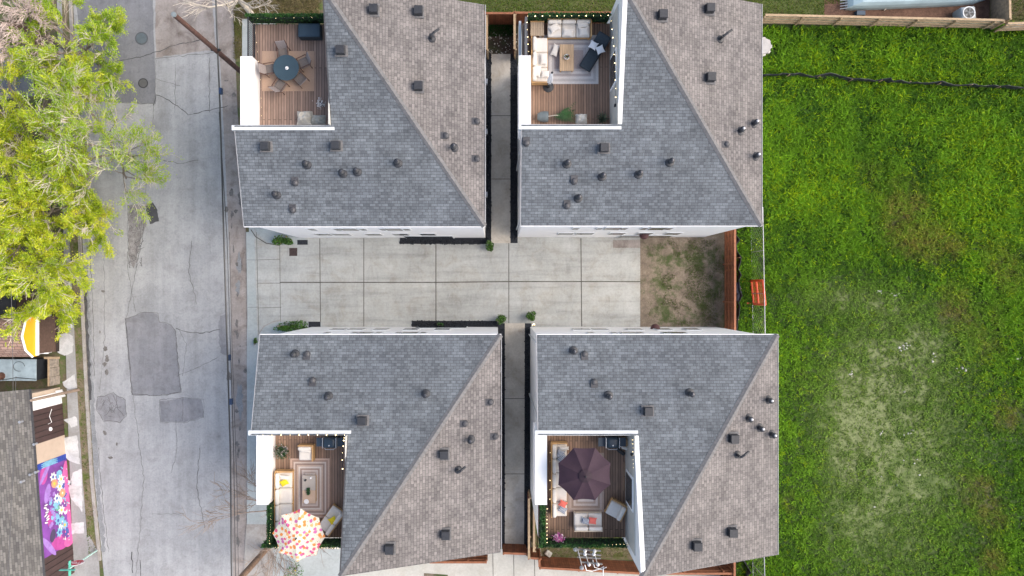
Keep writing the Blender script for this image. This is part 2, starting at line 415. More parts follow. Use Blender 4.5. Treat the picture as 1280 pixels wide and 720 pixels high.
def sheet(name, pxs, z, mat, kind='structure'):
    mb = MB(); P = [W(x, y, 0) for x, y in pxs]
    ar = sum(P[k].x * P[(k + 1) % len(P)].y - P[(k + 1) % len(P)].x * P[k].y for k in range(len(P)))
    if ar < 0: P = P[::-1]
    mb.face([(p.x, p.y, z) for p in P]); return mb.build(name, mat, kind=kind)
def rect(x0, y0, x1, y1): return [(x0, y0), (x1, y0), (x1, y1), (x0, y1)]
def rough_poly(pts, amp=1.2, step=5, seed=0):
    rr = random.Random(seed); o = []
    for k in range(len(pts)):
        a = pts[k]; b = pts[(k + 1) % len(pts)]; L = math.hypot(b[0] - a[0], b[1] - a[1]); n = max(1, int(L / step))
        for q in range(n):
            t = q / n; o.append((a[0] + (b[0] - a[0]) * t + rr.uniform(-amp, amp), a[1] + (b[1] - a[1]) * t + rr.uniform(-amp, amp)))
    return o
def ribbon(name, px, width, z, mat, kind='structure', jitter=0, seed=1):
    rr = random.Random(seed); pts = []
    for k in range(len(px) - 1):
        a, b = px[k], px[k + 1]; n = max(1, int(math.hypot(b[0] - a[0], b[1] - a[1]) / 4)) if jitter else 1
        for q in range(n): t = q / n; pts.append((a[0] + (b[0] - a[0]) * t + rr.uniform(-jitter, jitter), a[1] + (b[1] - a[1]) * t + rr.uniform(-jitter, jitter)))
    pts.append(px[-1]); P = [W(x, y) for x, y in pts]; mb = MB(); L = []; Rr = []
    for k, p in enumerate(P):
        t = (P[min(k + 1, len(P) - 1)] - P[max(0, k - 1)]).normalized(); nn = Vector((-t.y, t.x, 0)) * width / 2 * (rr.uniform(.5, 1.3) if jitter else 1)
        L.append(p + nn); Rr.append(p - nn)
    for k in range(len(P) - 1):
        mb.face([(q.x, q.y, z) for q in (Rr[k], Rr[k + 1], L[k + 1], L[k])])
    return mb.build(name, mat, kind=kind)
# ------------------------------------------------------------------ ground
def big(name, x0, x1, y0, y1, z, mat):
    mb = MB(); mb.face([(x0, y0, z), (x1, y0, z), (x1, y1, z), (x0, y1, z)]); return mb.build(name, mat, kind='structure')
big('ground', -300, 300, -300, 300, -.03, M_EARTH)
# street runs top to bottom of the picture
def cx(y, tab):
    for (ya, xa), (yb, xb) in zip(tab, tab[1:]):
        if y <= yb or (yb == tab[-1][0]): return xa + (xb - xa) * (y - ya) / (yb - ya)
KL = [(-60, 88), (300, 102), (400, 106), (500, 111), (600, 117), (700, 127), (790, 136)]   # kerb, left
KR = [(-60, 262), (0, 270), (140, 279), (300, 286), (420, 289), (560, 289), (790, 292)]
YS = [-60, 0, 100, 200, 300, 360, 420, 500, 560, 600, 650, 700, 790]
sheet('road', [(cx(y, KL) + 1, y) for y in YS] + [(cx(y, KR), y) for y in YS[::-1]], 0.0, M_ROAD)
sheet('gutter', [(cx(y, KR), y) for y in YS] + [(x, y) for y, x in [(790, 314), (560, 313), (420, 310), (300, 308), (140, 297), (0, 291), (-60, 288)]], 0.0, M_GUT)
sheet('road_overlay', rough_poly([(90, -50), (190, -50), (192, 40), (195, 130), (130, 127), (108, 124)], .6, 8, 3), .004, M_ROADN)
sheet('road_stained_area', rough_poly([(193, -50), (262, -50), (270, 62), (195, 72)], .8, 6, 33), .003, M_GUT)
sheet('road_patch', rough_poly([(157, 399), (172, 393), (184, 390), (197, 392), (199, 402), (214, 406), (219, 414), (226, 490), (200, 494), (165, 494)], .7, 5, 4), .004, M_PATCH)
sheet('road_patch', rough_poly([(200, 501), (228, 498), (252, 499), (255, 521), (230, 527), (201, 528)], .6, 5, 5), .004, M_PATCH)
sheet('road_patch', rough_poly([(122, 497), (142, 491), (156, 500), (158, 520), (150, 528), (130, 526), (120, 512)], 1.2, 4, 6), .004, M_PATCH)
sheet('road_patch', rough_poly([(182, 256), (192, 253), (197, 262), (198, 277), (188, 280), (184, 270)], .8, 3, 7), .005, M_PATCHD)
M_ALLI = dirt('cracked_pavement', (.14, .13, .125), (.34, .33, .33), None, 0, 3)
sheet('cracked_patch', rough_poly([(160, 255), (180, 258), (184, 280), (176, 300), (168, 335), (161, 322)], 1.2, 4, 8), .004, M_ALLI)
sheet('road_patch', rough_poly([(275, 395), (284, 392), (284, 445), (276, 440), (273, 420)], 1.2, 4, 9), .004, M_PATCH)
M_STAIN = dirt('oil_stain', (.09, .08, .075), (.22, .21, .20), None, 0, 5)
M_STAIN2 = dirt('damp_stain', (.17, .18, .19), (.28, .29, .30), None, 0, 1.5)
for i, (x, y, a, b) in enumerate([(129, 364, 3, 2), (132, 436, 3, 4), (134, 448, 3, 5), (131, 455, 3, 3), (133, 465, 3, 4), (125, 415, 1, 2), (131, 541, 2.5, 3), (138, 572, 3, 2), (146, 555, 1.5, 2), (283, 262, 3, 4), (286, 470, 4, 6)]):
    sheet('road_stain', [(x + a * math.cos(t) * random.uniform(.6, 1.2), y + b * math.sin(t) * random.uniform(.6, 1.2)) for t in np.linspace(0, 6.1, 14)], .007, M_STAIN)
for i, (x, y, a, b) in enumerate([(302, 245, 5, 22), (300, 190, 3, 24), (299, 330, 4, 16), (298, 360, 4, 10), (300, 500, 5, 30)]):
    sheet('gutter_stain', [(x + a * math.cos(t) * random.uniform(.4, 1.2), y + b * math.sin(t) * random.uniform(.5, 1.1)) for t in np.linspace(0, 6.1, 20)], .005, M_STAIN2 if i > 1 else M_STAIN)
M_CRACK = plain('dark_crack_fill', (.07, .07, .072), .9, var=.3)  # dark filling of the wider cracks and the gutter line
M_CRACK2 = plain('crack_fill', (.13, .13, .13), .9, var=.3)
for i, (pts, wd) in enumerate([
    ([(140, 78), (170, 72), (192, 66), (220, 56), (250, 50)], .06), ([(195, 72), (193, 130), (186, 200), (172, 330), (160, 390), (157, 400), (166, 494), (180, 600), (170, 720)], .035),
    ([(193, 98), (205, 102), (225, 107)], .04), ([(192, 132), (196, 118), (215, 128), (235, 143), (262, 138), (285, 132)], .05),
    ([(219, 142), (219, 80)], .03), ([(220, 410), (235, 415), (250, 417), (275, 412)], .05), ([(221, 470), (250, 458), (272, 447)], .03),
    ([(190, 643), (230, 642)], .03), ([(215, 590), (222, 560), (220, 525)], .03), ([(165, 690), (166, 716)], .08), ([(175, 700), (176, 722)], .05),
    ([(195, 73), (268, 66)], .04), ([(160, 256), (160, 340), (170, 390)], .03), ([(130, 300), (131, 420), (125, 490)], .03), ([(157, 398), (165, 493), (200, 495), (226, 490), (219, 414)], .04),
    ([(228, 499), (228, 526)], .04), ([(200, 500), (200, 528), (230, 528), (255, 522), (254, 499), (228, 497), (200, 500)], .03), ([(222, 410), (233, 430), (228, 470)], .025)]):
    ribbon('road_crack', pts, wd * .8, .009, M_CRACK if wd > .045 else M_CRACK2, jitter=.9, seed=i)
for i, P in enumerate(([(157, 399), (172, 393), (184, 390), (197, 392), (199, 402), (214, 406), (219, 414), (226, 490), (200, 494), (165, 494), (157, 399)],
        [(122, 497), (142, 491), (156, 500), (158, 520), (150, 528), (130, 526), (120, 512), (122, 497)], [(135, 495), (140, 510), (130, 520)], [(145, 495), (148, 512), (155, 520)], [(182, 256), (178, 300), (170, 335)],
        [(112, 300), (116, 380), (118, 470)], [(240, 300), (236, 340), (246, 380)], [(205, 200), (225, 205), (248, 200)], [(262, 140), (262, 72)], [(193, 130), (130, 127)], [(250, 560), (246, 610), (256, 660)], [(123, 560), (128, 620), (136, 690)])):
    ribbon('road_crack', P, .035, .010, M_CRACK2, jitter=.9, seed=90 + i)
rr_ = random.Random(77)
for i in range(46):      # short hairline cracks in the two crazed patches
    zx, zy, sx_, sy_ = ((171, 295, 9, 34) if i % 3 else (139, 510, 15, 14)); x_, y_ = zx + rr_.uniform(-sx_, sx_) * .8, zy + rr_.uniform(-sy_, sy_)
    ribbon('road_crack', [(x_, y_), (x_ + rr_.uniform(-5, 5), y_ + rr_.uniform(-6, 6)), (x_ + rr_.uniform(-8, 8), y_ + rr_.uniform(-9, 9))], .03, .011, M_CRACK2, jitter=.6, seed=200 + i)
for i in range(26):      # dirt and debris along the right-hand gutter
    y_ = rr_.uniform(100, 700); x_ = cx(y_, KR) + rr_.uniform(4, 18); a_ = rr_.uniform(.8, 3); b_ = rr_.uniform(1, 7)
    sheet('gutter_stain', [(x_ + a_ * math.cos(t) * rr_.uniform(.5, 1.3), y_ + b_ * math.sin(t) * rr_.uniform(.5, 1.2)) for t in np.linspace(0, 6.1, 12)], .008 + i * .0003, M_STAIN)
# manholes
def manhole(px, py, r, label, ringmat, mat):
    t = thing('manhole_cover', label, 'manhole cover', W(px, py), group='manhole covers in the street')
    c = W(px, py)
    MB().lathe((c.x, c.y, 0), [(r, .004), (r, .014), (r * .82, .014)], 28).build('rim', ringmat, t)
    mb = MB().lathe((c.x, c.y, 0), [(r * .8, .005), (r * .8, .020), (r * .3, .022)], 28)
    for k in range(5): mb.box((c.x, c.y + (k - 2) * r * .25, .024), (r * (1.2 - .2 * abs(k - 2)), r * .06, .01))
    mb.build('lid', mat, t)
manhole(177, 48, .42, 'larger blue-grey round manhole cover in dark asphalt', plain('iron_ring', (.08, .085, .095), .6), plain('iron_lid', (.10, .125, .14), .6))
manhole(179, 104, .32, 'smaller dark round manhole cover with pale ring in dark asphalt', plain('iron_ring_dark', (.035, .035, .038), .6), plain('iron_lid_dark', (.10, .10, .10), .6))
# left verge, kerb, sidewalk
sheet('sidewalk', [(70, -60), (80, 300), (84, 480), (92, 700), (98, 790), (122, 790), (112, 700), (104, 600), (98, 500), (93, 400), (88, 300), (76, -60)], .06, M_WALK2)
sheet('verge_soil', [(76, -60), (88, 300), (93, 400), (98, 500), (104, 600), (112, 690), (122, 700), (117, 600), (110, 500), (105, 400), (101, 300), (86, -60)], .07, M_MOSSY)
sheet('corner_ramp', [(86, 700), (112, 668), (124, 690), (126, 725), (122, 790), (86, 790)], .075, M_WALK2)
mb = MB(); KY = [-60, 100, 200, 300, 360, 400, 450, 500, 550, 600, 650, 700]
for a, b in zip(KY, KY[1:]):
    xa, xb = cx(a, KL), cx(b, KL); P = [W(xa - 3.2, a), W(xa, a), W(xb, b), W(xb - 3.2, b)]
    mb.prism([(p.x, p.y) for p in P], -.02, .12)
mb.build('kerb', M_KERB, kind='structure')
ribbon('gutter_line', [(cx(y, KL) + 2.2, y) for y in (340, 380, 420, 460, 500)], .20, .006, M_CRACK, jitter=.5, seed=5)
ribbon('gutter_line', [(cx(y, KL) + 4, y) for y in (330, 440, 500, 560, 640, 690)], .3, .004, M_STAIN2, jitter=1, seed=6)
for i, pts in enumerate([[(72, 395), (88, 350), (92, 410), (80, 412)], [(74, 418), (84, 416), (92, 420), (92, 440), (82, 444), (72, 440)], [(78, 478), (94, 468), (97, 484), (86, 486), (80, 482)],
        [(80, 524), (96, 520), (98, 532), (90, 534), (84, 528)], [(78, 548), (97, 543), (101, 580), (88, 576), (80, 570)], [(92, 590), (103, 585), (104, 640), (98, 632), (90, 624), (86, 612)],
        [(84, 600), (90, 600), (90, 606), (84, 605)], [(84, 655), (105, 652), (106, 666), (85, 667)]]):
    sheet('sidewalk_paint', rough_poly(pts, .8, 3, i + 50), .066, M_WALKW)
# right side: sidewalk strip, apron, drive
sheet('sidewalk_strip', [(303, -60), (303, 70), (312, 300), (309, 420), (309, 655), (345, 655), (345, -60)], .05, M_APRON)
sheet('verge_strip', rough_poly([(292, -60), (302, -60), (303, 78), (295, 78)], .4, 6, 61), .055, M_MOSSY)
sheet('driveway_apron', [(308, 290), (321, 290), (324, 420), (310, 420)], .054, M_APRON)
sheet('driveway', [(318, 284), (350, 284), (800, 284), (800, 418), (350, 418), (322, 420)], .058, M_DRIVE)
M_JOINT = plain('dark_joint', (.10, .095, .085), .9, var=.3)  # dark colour of the slab joints and bed edging
for pts, wd in [([(350, 300), (351, 408)], .03), ([(400, 298), (401, 408)], .05), ([(455, 298), (455, 408)], .05), ([(545, 304), (545, 408)], .06), ([(636, 303), (636, 404)], .05), ([(726, 298), (727, 408)], .06),
        ([(350, 353), (545, 353), (636, 352), (800, 352)], .07), ([(321, 325), (350, 324)], .025), ([(322, 354), (351, 354)], .025), ([(322, 385), (352, 384)], .025), ([(321, 290), (324, 420)], .03), ([(309, 325), (321, 325)], .02), ([(310, 384), (322, 384)], .02)]:
    ribbon('driveway_joint', pts, wd, .062, M_JOINT)
sheet('drain_grate', rect(362, 310, 372, 320), .066, plain('rusty_grate', (.05, .03, .028), .7, var=.5, scale=20))
sheet('yard_dirt', [(800, 284), (912, 284), (912, 418), (800, 418)], .05, M_DIRT)
sheet('yard_slab', [(766, 300), (800, 300), (800, 310), (766, 310)], .066, M_GUT)
# planting beds, curved walk kerbs beside the corner houses
sheet('planting_bed', [(318, 284), (376, 290), (386, 304), (352, 307), (335, 303), (322, 292)], .064, M_APRON)
sheet('planting_bed', [(322, 420), (332, 408), (350, 402), (402, 402), (402, 415), (330, 421)], .064, M_APRON)
ribbon('bed_edging', [(314, 287), (320, 296), (333, 304), (350, 307)], .06, .07, M_JOINT)
ribbon('bed_edging', [(323, 419), (330, 408), (342, 402), (352, 400)], .06, .07, M_KERB)
for nm, r in (('rock_bed', (372, 300, 385, 306)), ('rock_bed', (500, 296, 609, 305)), ('rock_bed', (386, 402, 401, 410)), ('rock_bed', (515, 401, 622, 410)), ('rock_bed', (607, 68, 615, 304)), ('rock_bed', (637, 68, 647, 304)),
        ('rock_bed', (621, 404, 632, 684)), ('rock_bed', (655, 404, 664, 684))):
    sheet(nm, rect(*r), .070, M_BLACKG)
def crumbs(name, region, n, size, mat, z=.07, seed=1):
    rr = random.Random(seed); mb = MB()
    for _ in range(n):
        p = W(rr.uniform(region[0], region[2]), rr.uniform(region[1], region[3])); s_ = size * rr.uniform(.5, 1.5)
        mb.box((p.x, p.y, z + s_ * .2), (s_, s_ * rr.uniform(.5, 1), s_ * .7), rr.uniform(0, 3), top=(.5, .5))
    return mb.build(name, mat, kind='stuff')
for i, (r, n) in enumerate([((500, 300, 609, 305), 500), ((607, 68, 614, 300), 700), ((638, 68, 647, 300), 700), ((515, 401, 622, 408), 400), ((622, 410, 631, 684), 600), ((656, 410, 662, 684), 600)]):
    tag(crumbs('black_rocks', r, n, .09, M_BLACKG, seed=i), 'loose black rocks filling the narrow bed by the wall', 'rocks')
tag(crumbs('pale_pebbles', (606, 40, 647, 68), 90, .07, M_ROCK, seed=20), 'pale litter and pebbles on the dark soil of the alley', 'pebbles')
sheet('alley_walk', [(614, 68), (638, 68), (638, 304), (614, 304)], .075, M_WALK)
sheet('alley_walk', [(631, 404), (656, 404), (655, 684), (631, 684)], .075, M_WALK)
for y, xa, xb in ((145, 614, 638), (224, 614, 638), (498, 631, 656), (592, 631, 656)):
    ribbon('walk_joint', [(xa, y), (xb, y)], .04, .08, M_JOINT)
sheet('alley_soil', [(600, 30), (650, 30), (650, 69), (600, 69)], .05, M_DARKD)
sheet('top_lawn', rough_poly([(560, -60), (1056, -60), (1058, 20), (1040, 27), (950, 26), (560, 30)], 1, 10, 2), .02, M_LAWN)
sheet('mulch_yard', [(1030, -60), (1262, -60), (1262, 36), (1030, 34)], .03, M_MULCH)
sheet('mossy_yard', rough_poly([(672, 655), (800, 655), (800, 700), (672, 697)], .8, 8, 3), .03, M_MOSSY)
sheet('rear_slab', [(345, 640), (422, 640), (540, 690), (675, 684), (679, 708), (800, 716), (900, 716), (900, 800), (300, 800), (345, 720)], .045, M_SLAB)
sheet('paved_yard', [(342, 686), (430, 686), (430, 800), (342, 800)], .05, M_APRON)
for x in (616, 642, 668): ribbon('slab_joint', [(x, 690), (x + 1, 760)], .04, .05, M_JOINT)
sheet('yard_edge', rough_poly([(308, 655), (343, 655), (343, 790), (300, 790)], .6, 8, 2), .04, M_KERB)
sheet('tan_path', [(530, 716), (560, 718), (560, 790), (530, 790)], .055, M_DIRT)
# neighbour's yard on the left (under the trees)
sheet('left_yard', [(-80, -60), (72, -60), (80, 300), (84, 400), (-80, 400)], .01, M_EARTH)
sheet('left_dark_soil', rough_poly([(0, 28), (52, 28), (54, 62), (20, 62)], 1, 5, 2), .03, M_MULCH)
sheet('left_paving', rough_poly([(-40, 58), (40, 58), (44, 120), (-40, 130)], 1, 5, 2), .035, M_ROADN)
# field
M_FIELD = N('field_soil')
def fieldmat():
    n = M_FIELD; at = n.new('ShaderNodeAttribute'); at.attribute_name = 'tone'
    v = n.coord('Object'); g = n.ramp(n.noise(v, 6, 8, .75), [(.3, .65), (.7, 1.3)])
    c = n.mix(at.outputs['Color'], g, 1, 'MULTIPLY')
    n.bump(n.noise(v, 10, 6, .7), .8, .08)
    return n.col(c, .95)
fieldmat()
def vnoise(x, y, seed=0, octs=4):
    tot = np.zeros_like(x); amp = 1; s_ = 0
    for o in range(octs):
        r = np.random.default_rng(seed * 17 + o); T = r.random((64, 64))
        xi = np.floor(x).astype(int); yi = np.floor(y).astype(int); fx = x - xi; fy = y - yi; fx = fx * fx * (3 - 2 * fx); fy = fy * fy * (3 - 2 * fy)
        g = lambda a, b: T[(a) % 64, (b) % 64]
        val = (g(xi, yi) * (1 - fx) + g(xi + 1, yi) * fx) * (1 - fy) + (g(xi, yi + 1) * (1 - fx) + g(xi + 1, yi + 1) * fx) * fy
        tot += amp * val; s_ += amp; amp *= .55; x = x * 2.03 + 11; y = y * 2.03 + 5
    return tot / s_
K0 = CAMH / FPX
def topx(x, y): return x / K0 + NX, NY - y / K0
def field_masks(x, y):
    """worn pale ground, brown withered patches, lushness, from the place of each spot in the field"""
    px, py = topx(x, y)
    def blob(cx_, cy_, a, b, rot=0):
        c_, s_ = math.cos(rot), math.sin(rot); dx = px - cx_; dy = py - cy_
        u = (dx * c_ + dy * s_) / a; v_ = (-dx * s_ + dy * c_) / b; return np.exp(-(u * u + v_ * v_))
    nz = vnoise(x * .55, y * .55, 1, 5); n2 = vnoise(x * 1.7, y * 1.7, 2, 4)
    worn = blob(1050, 372, 55, 22) * .9 + blob(1130, 620, 75, 120) * .75 + blob(1060, 520, 32, 70) * .95 + blob(1150, 430, 60, 45) * .7 + blob(1105, 480, 85, 80) * .75 + blob(1120, 560, 100, 90) * .35 + blob(1060, 660, 50, 60) * .5 + blob(1110, 385, 20, 15) * .7
    worn = np.clip(worn * (.25 + 1.0 * n2 * (.5 + 1.0 * vnoise(x * 3, y * 3, 31, 4))) , 0, 1) * .72
    brown = blob(1130, 265, 42, 40) * .9 + blob(1165, 305, 50, 25) * .9 + blob(1190, 385, 22, 32) * 1.0 + blob(1235, 640, 28, 26) * 1.1 + blob(1215, 605, 22, 18) + blob(1260, 520, 24, 30) * .9 + blob(1240, 700, 20, 20) + blob(1255, 330, 30, 40) * .7 + blob(1085, 215, 28, 22) * .5 + blob(985, 630, 14, 22) * .6 + blob(1000, 470, 20, 20) * .4 + blob(1235, 420, 26, 40) * .6
    brown = np.clip(brown * (.1 + 2.2 * vnoise(x * 1.9, y * 1.9, 7, 5)) - .3, 0, 1) * .62
    lush = np.clip((.55 * nz + .45 * vnoise(x * 1.4 + 7, y * 1.4, 41, 4) - .34) * 3.2, 0, 1)
    bright = np.clip(blob(1225, 240, 70, 90) * 1.0 + blob(1010, 240, 60, 40) * .8 + blob(1100, 90, 180, 35) * .6 + blob(1225, 480, 40, 60) * .4, 0, 1)
    return worn, brown, lush, bright
def make_field():
    x0, x1 = W(908, 0).x, W(1420, 0).x; y0, y1 = W(0, 860).y, W(0, 30.5).y
    nx, ny = 180, 320; xs = np.linspace(x0, x1, nx); ys = np.linspace(y0, y1, ny); X, Y = np.meshgrid(xs, ys)
    wn, br, lu, bt = field_masks(X, Y)
    C = np.array([.025, .055, .006])[None, None] * np.ones((ny, nx, 3))
    def mix(C, col, m): return C * (1 - m[..., None]) + np.array(col) * m[..., None]
    C = mix(C, [.10, .145, .034], np.clip(wn * 1.5, 0, 1)); C = mix(C, [.24, .25, .14], np.clip((wn - .50) * 1.8, 0, .7)); C = mix(C, [.12, .09, .035], br * .9)
    Z = .02 + .05 * vnoise(X * .4, Y * .4, 5, 3)
    me = bpy.data.meshes.new('field'); V = np.stack([X, Y, Z], -1).reshape(-1, 3)
    idx = np.arange(nx * ny).reshape(ny, nx); F = np.stack([idx[:-1, :-1], idx[:-1, 1:], idx[1:, 1:], idx[1:, :-1]], -1).reshape(-1, 4)
    me.from_pydata(V.tolist(), [], F.tolist()); me.materials.append(M_FIELD.m)
    ca = me.color_attributes.new('tone', 'FLOAT_COLOR', 'POINT'); ca.data.foreach_set('color', np.concatenate([C.reshape(-1, 3), np.ones((nx * ny, 1))], 1).ravel())
    o = bpy.data.objects.new('field', me); COL.objects.link(o); o['kind'] = 'structure'
make_field()
M_GRASS = None
def grassmat():
    n = N('grass_blade'); at = n.new('ShaderNodeAttribute'); at.attribute_name = 'tone'
    m = n.col(at.outputs['Color'], .7, 0, .15)
    tr = n.new('ShaderNodeBsdfTranslucent'); n.ln(at.outputs['Color'], tr.inputs[0]); mx = n.new('ShaderNodeMixShader'); mx.inputs[0].default_value = .3
    n.ln(n.b.outputs[0], mx.inputs[1]); n.ln(tr.outputs[0], mx.inputs[2]); n.ln(mx.outputs[0], n.o.inputs[0]); return m
M_GRASS = grassmat()
def blades(name, x, y, z, length, width, lean, az, color, label):
    """curved two-segment blades of grass, as one mesh"""
    n = len(x); dx, dy = np.cos(az), np.sin(az); sx, sy = -dy, dx
    h1 = length * .55 * np.cos(lean * .6); r1 = length * .55 * np.sin(lean * .6); h2 = h1 + length * .45 * np.cos(lean * 1.3); r2 = r1 + length * .45 * np.sin(lean * 1.3)
    w2 = width / 2
    V = np.zeros((n, 5, 3))
    V[:, 0] = np.stack([x - sx * w2, y - sy * w2, z], -1); V[:, 1] = np.stack([x + sx * w2, y + sy * w2, z], -1)
    V[:, 2] = np.stack([x + dx * r1 + sx * w2 * .9, y + dy * r1 + sy * w2 * .9, z + h1], -1); V[:, 3] = np.stack([x + dx * r1 - sx * w2 * .9, y + dy * r1 - sy * w2 * .9, z + h1], -1)
    V[:, 4] = np.stack([x + dx * r2, y + dy * r2, z + h2], -1)
    base = np.arange(n)[:, None] * 5
    loops = np.concatenate([base + [0, 1, 2, 3], base + [3, 2, 4]], 1).ravel()
    ls = (np.arange(n)[:, None] * 7 + [0, 4]).ravel(); lt = np.tile([4, 3], n)
    me = bpy.data.meshes.new(name); me.vertices.add(n * 5); me.vertices.foreach_set('co', V.ravel()); me.loops.add(n * 7); me.loops.foreach_set('vertex_index', loops)
    me.polygons.add(n * 2); me.polygons.foreach_set('loop_start', ls); me.polygons.foreach_set('loop_total', lt)
    me.update(calc_edges=True); me.materials.append(M_GRASS)
    c = np.repeat(np.concatenate([color, np.ones((n, 1))], 1)[:, None], 5, 1)
    ca = me.color_attributes.new('tone', 'FLOAT_COLOR', 'POINT'); ca.data.foreach_set('color', c.ravel())
    o = bpy.data.objects.new(name, me); COL.objects.link(o); o['kind'] = 'stuff'; tag(o, label, 'grass'); return o
def field_grass():
    NC = 48000
    x = RNG.uniform(W(921, 0).x, W(1300, 0).x, NC); y = RNG.uniform(W(0, 740).y, W(0, 32).y, NC)
    px, py = topx(x, y)
    wn, br, lu, bt = field_masks(x, y)
    keep = RNG.random(NC) > np.clip(wn * .6, 0, .7)
    keep &= ~((py < 42) & (px < 1245) & (py < 36 + 0 * px))
    x, y, wn, br, lu, bt, px, py = [a[keep] for a in (x, y, wn, br, lu, bt, px, py)]; n = len(x); per = 6
    top = 1 / (1 + np.exp((py - 330) / 60))                       # taller weeds in the upper half
    Lc = (.12 + .20 * lu + .17 * top + .08 * bt) * (1 - .6 * wn) * (1 - .3 * br) * RNG.uniform(.6, 1.45, n)
    G1 = np.array([.038, .105, .010]); G2 = np.array([.165, .345, .012]); YG = np.array([.26, .40, .006]); B = np.array([.24, .17, .05]); WC = np.array([.19, .25, .075])
    t = np.clip(lu * .55 + RNG.normal(0, .22, n) + bt * .3 + .12, 0, 1)[:, None]
    C = G1 * (1 - t) + G2 * t
    yk = (RNG.random(n) < (.05 + .3 * bt))[:, None]; C = np.where(yk, YG * RNG.uniform(.7, 1.1, (n, 1)), C)
    bm = np.clip(br * 1.3, 0, 1)[:, None] * RNG.uniform(.3, 1, (n, 1)); C = C * (1 - bm) + B * bm
    wm = np.clip(wn * 1.2, 0, 1)[:, None] * .85; C = C * (1 - wm) + WC * wm
    rep = lambda a: np.repeat(a, per, 0)
    X = rep(x) + RNG.normal(0, .05, n * per); Y = rep(y) + RNG.normal(0, .05, n * per)
    blades('field_grass', X, Y, np.full(n * per, .03), rep(Lc) * RNG.uniform(.6, 1.2, n * per), RNG.uniform(.03, .07, n * per), RNG.uniform(.5, 1.35, n * per), RNG.uniform(0, 6.283, n * per), np.clip(rep(C) * RNG.uniform(.7, 1.3, (n * per, 1)), 0, 1),
           'green field grass and weeds with brown and worn patches')
field_grass()
def patch_grass(name, region, n, L, cols, label, z=.06, mask=None, seed=1):
    r = np.random.default_rng(seed); px = r.uniform(region[0], region[2], n); py = r.uniform(region[1], region[3], n)
    if mask is not None: k = mask(px, py, r); px, py = px[k], py[k]; n = len(px)
    x = (px - NX) * K0; y = -(py - NY) * K0; c = np.array(cols)[r.integers(0, len(cols), n)] * r.uniform(.7, 1.3, (n, 1))
    blades(name, x, y, np.full(n, z), L * r.uniform(.5, 1.4, n), r.uniform(.015, .035, n), r.uniform(.3, 1.4, n), r.uniform(0, 6.28, n), c, label)
GC = [(.09, .17, .012), (.06, .12, .01), (.14, .20, .02), (.16, .15, .05)]
patch_grass('verge_grass', (88, 290, 128, 692), 9000, .10, [(.10, .17, .015), (.07, .14, .012), (.16, .15, .06)], 'mossy green grass strip between sidewalk and kerb', .07,
            lambda px, py, r: (px > 88 + (py - 300) * .0605) & (px < 97 + (py - 300) * .066 + 3 * r.random(len(px))) & (px < 88 + (py - 300) * .0605 + 1.5 + 14 * r.random(len(px)) ** 1.6))
patch_grass('lawn_grass', (560, -20, 1056, 27), 26000, .10, GC, 'mown lawn behind the wooden back fences', .03, lambda px, py, r: (px < 1030) | (py < 5))
patch_grass('yard_weeds', (805, 300, 905, 406), 16000, .06, [(.07, .11, .02), (.10, .14, .03), (.10, .10, .04)], 'sparse weeds growing in the bare dirt yard', .055,
            lambda px, py, r: vnoise(px * .06, py * .06, 9, 4) + .22 * np.exp(-((px - 868) / 34) ** 2) > .62 + .08 * r.random(len(px)))
patch_grass('yard_moss_grass', (676, 655, 795, 696), 7000, .05, [(.12, .14, .03), (.16, .15, .05), (.08, .11, .02)], 'thin mossy grass in the fenced yard behind the lower right townhouse', .035)
patch_grass('alley_ivy', (606, 32, 641, 46), 1200, .12, [(.01, .05, .008), (.02, .07, .01)], 'dark green ground cover at the back of the alley', .055)
patch_grass('strip_weeds', (293, -10, 303, 74), 1300, .12, [(.12, .12, .03), (.17, .15, .06)], 'dry mossy weeds in the strip beside the sidewalk', .06)
patch_grass('dry_brush', (303, -20, 400, 22), 5000, .35, [(.20, .17, .08), (.25, .20, .11), (.14, .13, .05)], 'dry brown brush behind the upper left townhouse', .05)
patch_grass('corner_weeds', (1236, -5, 1285, 26), 1500, .2, [(.10, .14, .03), (.2, .17, .08)], 'weeds behind the pale fence in the corner', .02)
sheet('dry_ground', rect(303, -60, 400, 24), .053, M_MOSSY)
# stones and litter in the field
rr = random.Random(4)
mb = MB()
for cx_, cy_, n_, s_ in ((1128, 434, 14, 8), (1102, 541, 4, 4), (1135, 541, 10, 5), (1165, 445, 6, 8), (1200, 465, 6, 9), (1270, 448, 5, 6), (1099, 365, 6, 4), (1117, 367, 6, 5), (1130, 640, 5, 30), (1140, 590, 6, 30), (1062, 468, 5, 5), (1190, 170, 1, 1), (1131, 491, 2, 2)):
    for _ in range(n_):
        p = W(cx_ + rr.gauss(0, s_ * .6), cy_ + rr.gauss(0, s_ * .4)); q = rr.uniform(.06, .2)
        mb.box((p.x, p.y, .06), (q, q * .7, q * .5), rr.uniform(0, 3), top=(.5, .6))
o = mb.build('field_stones', M_ROCK, kind='stuff'); tag(o, 'small pale stones and litter scattered over the worn part of the field', 'stones')
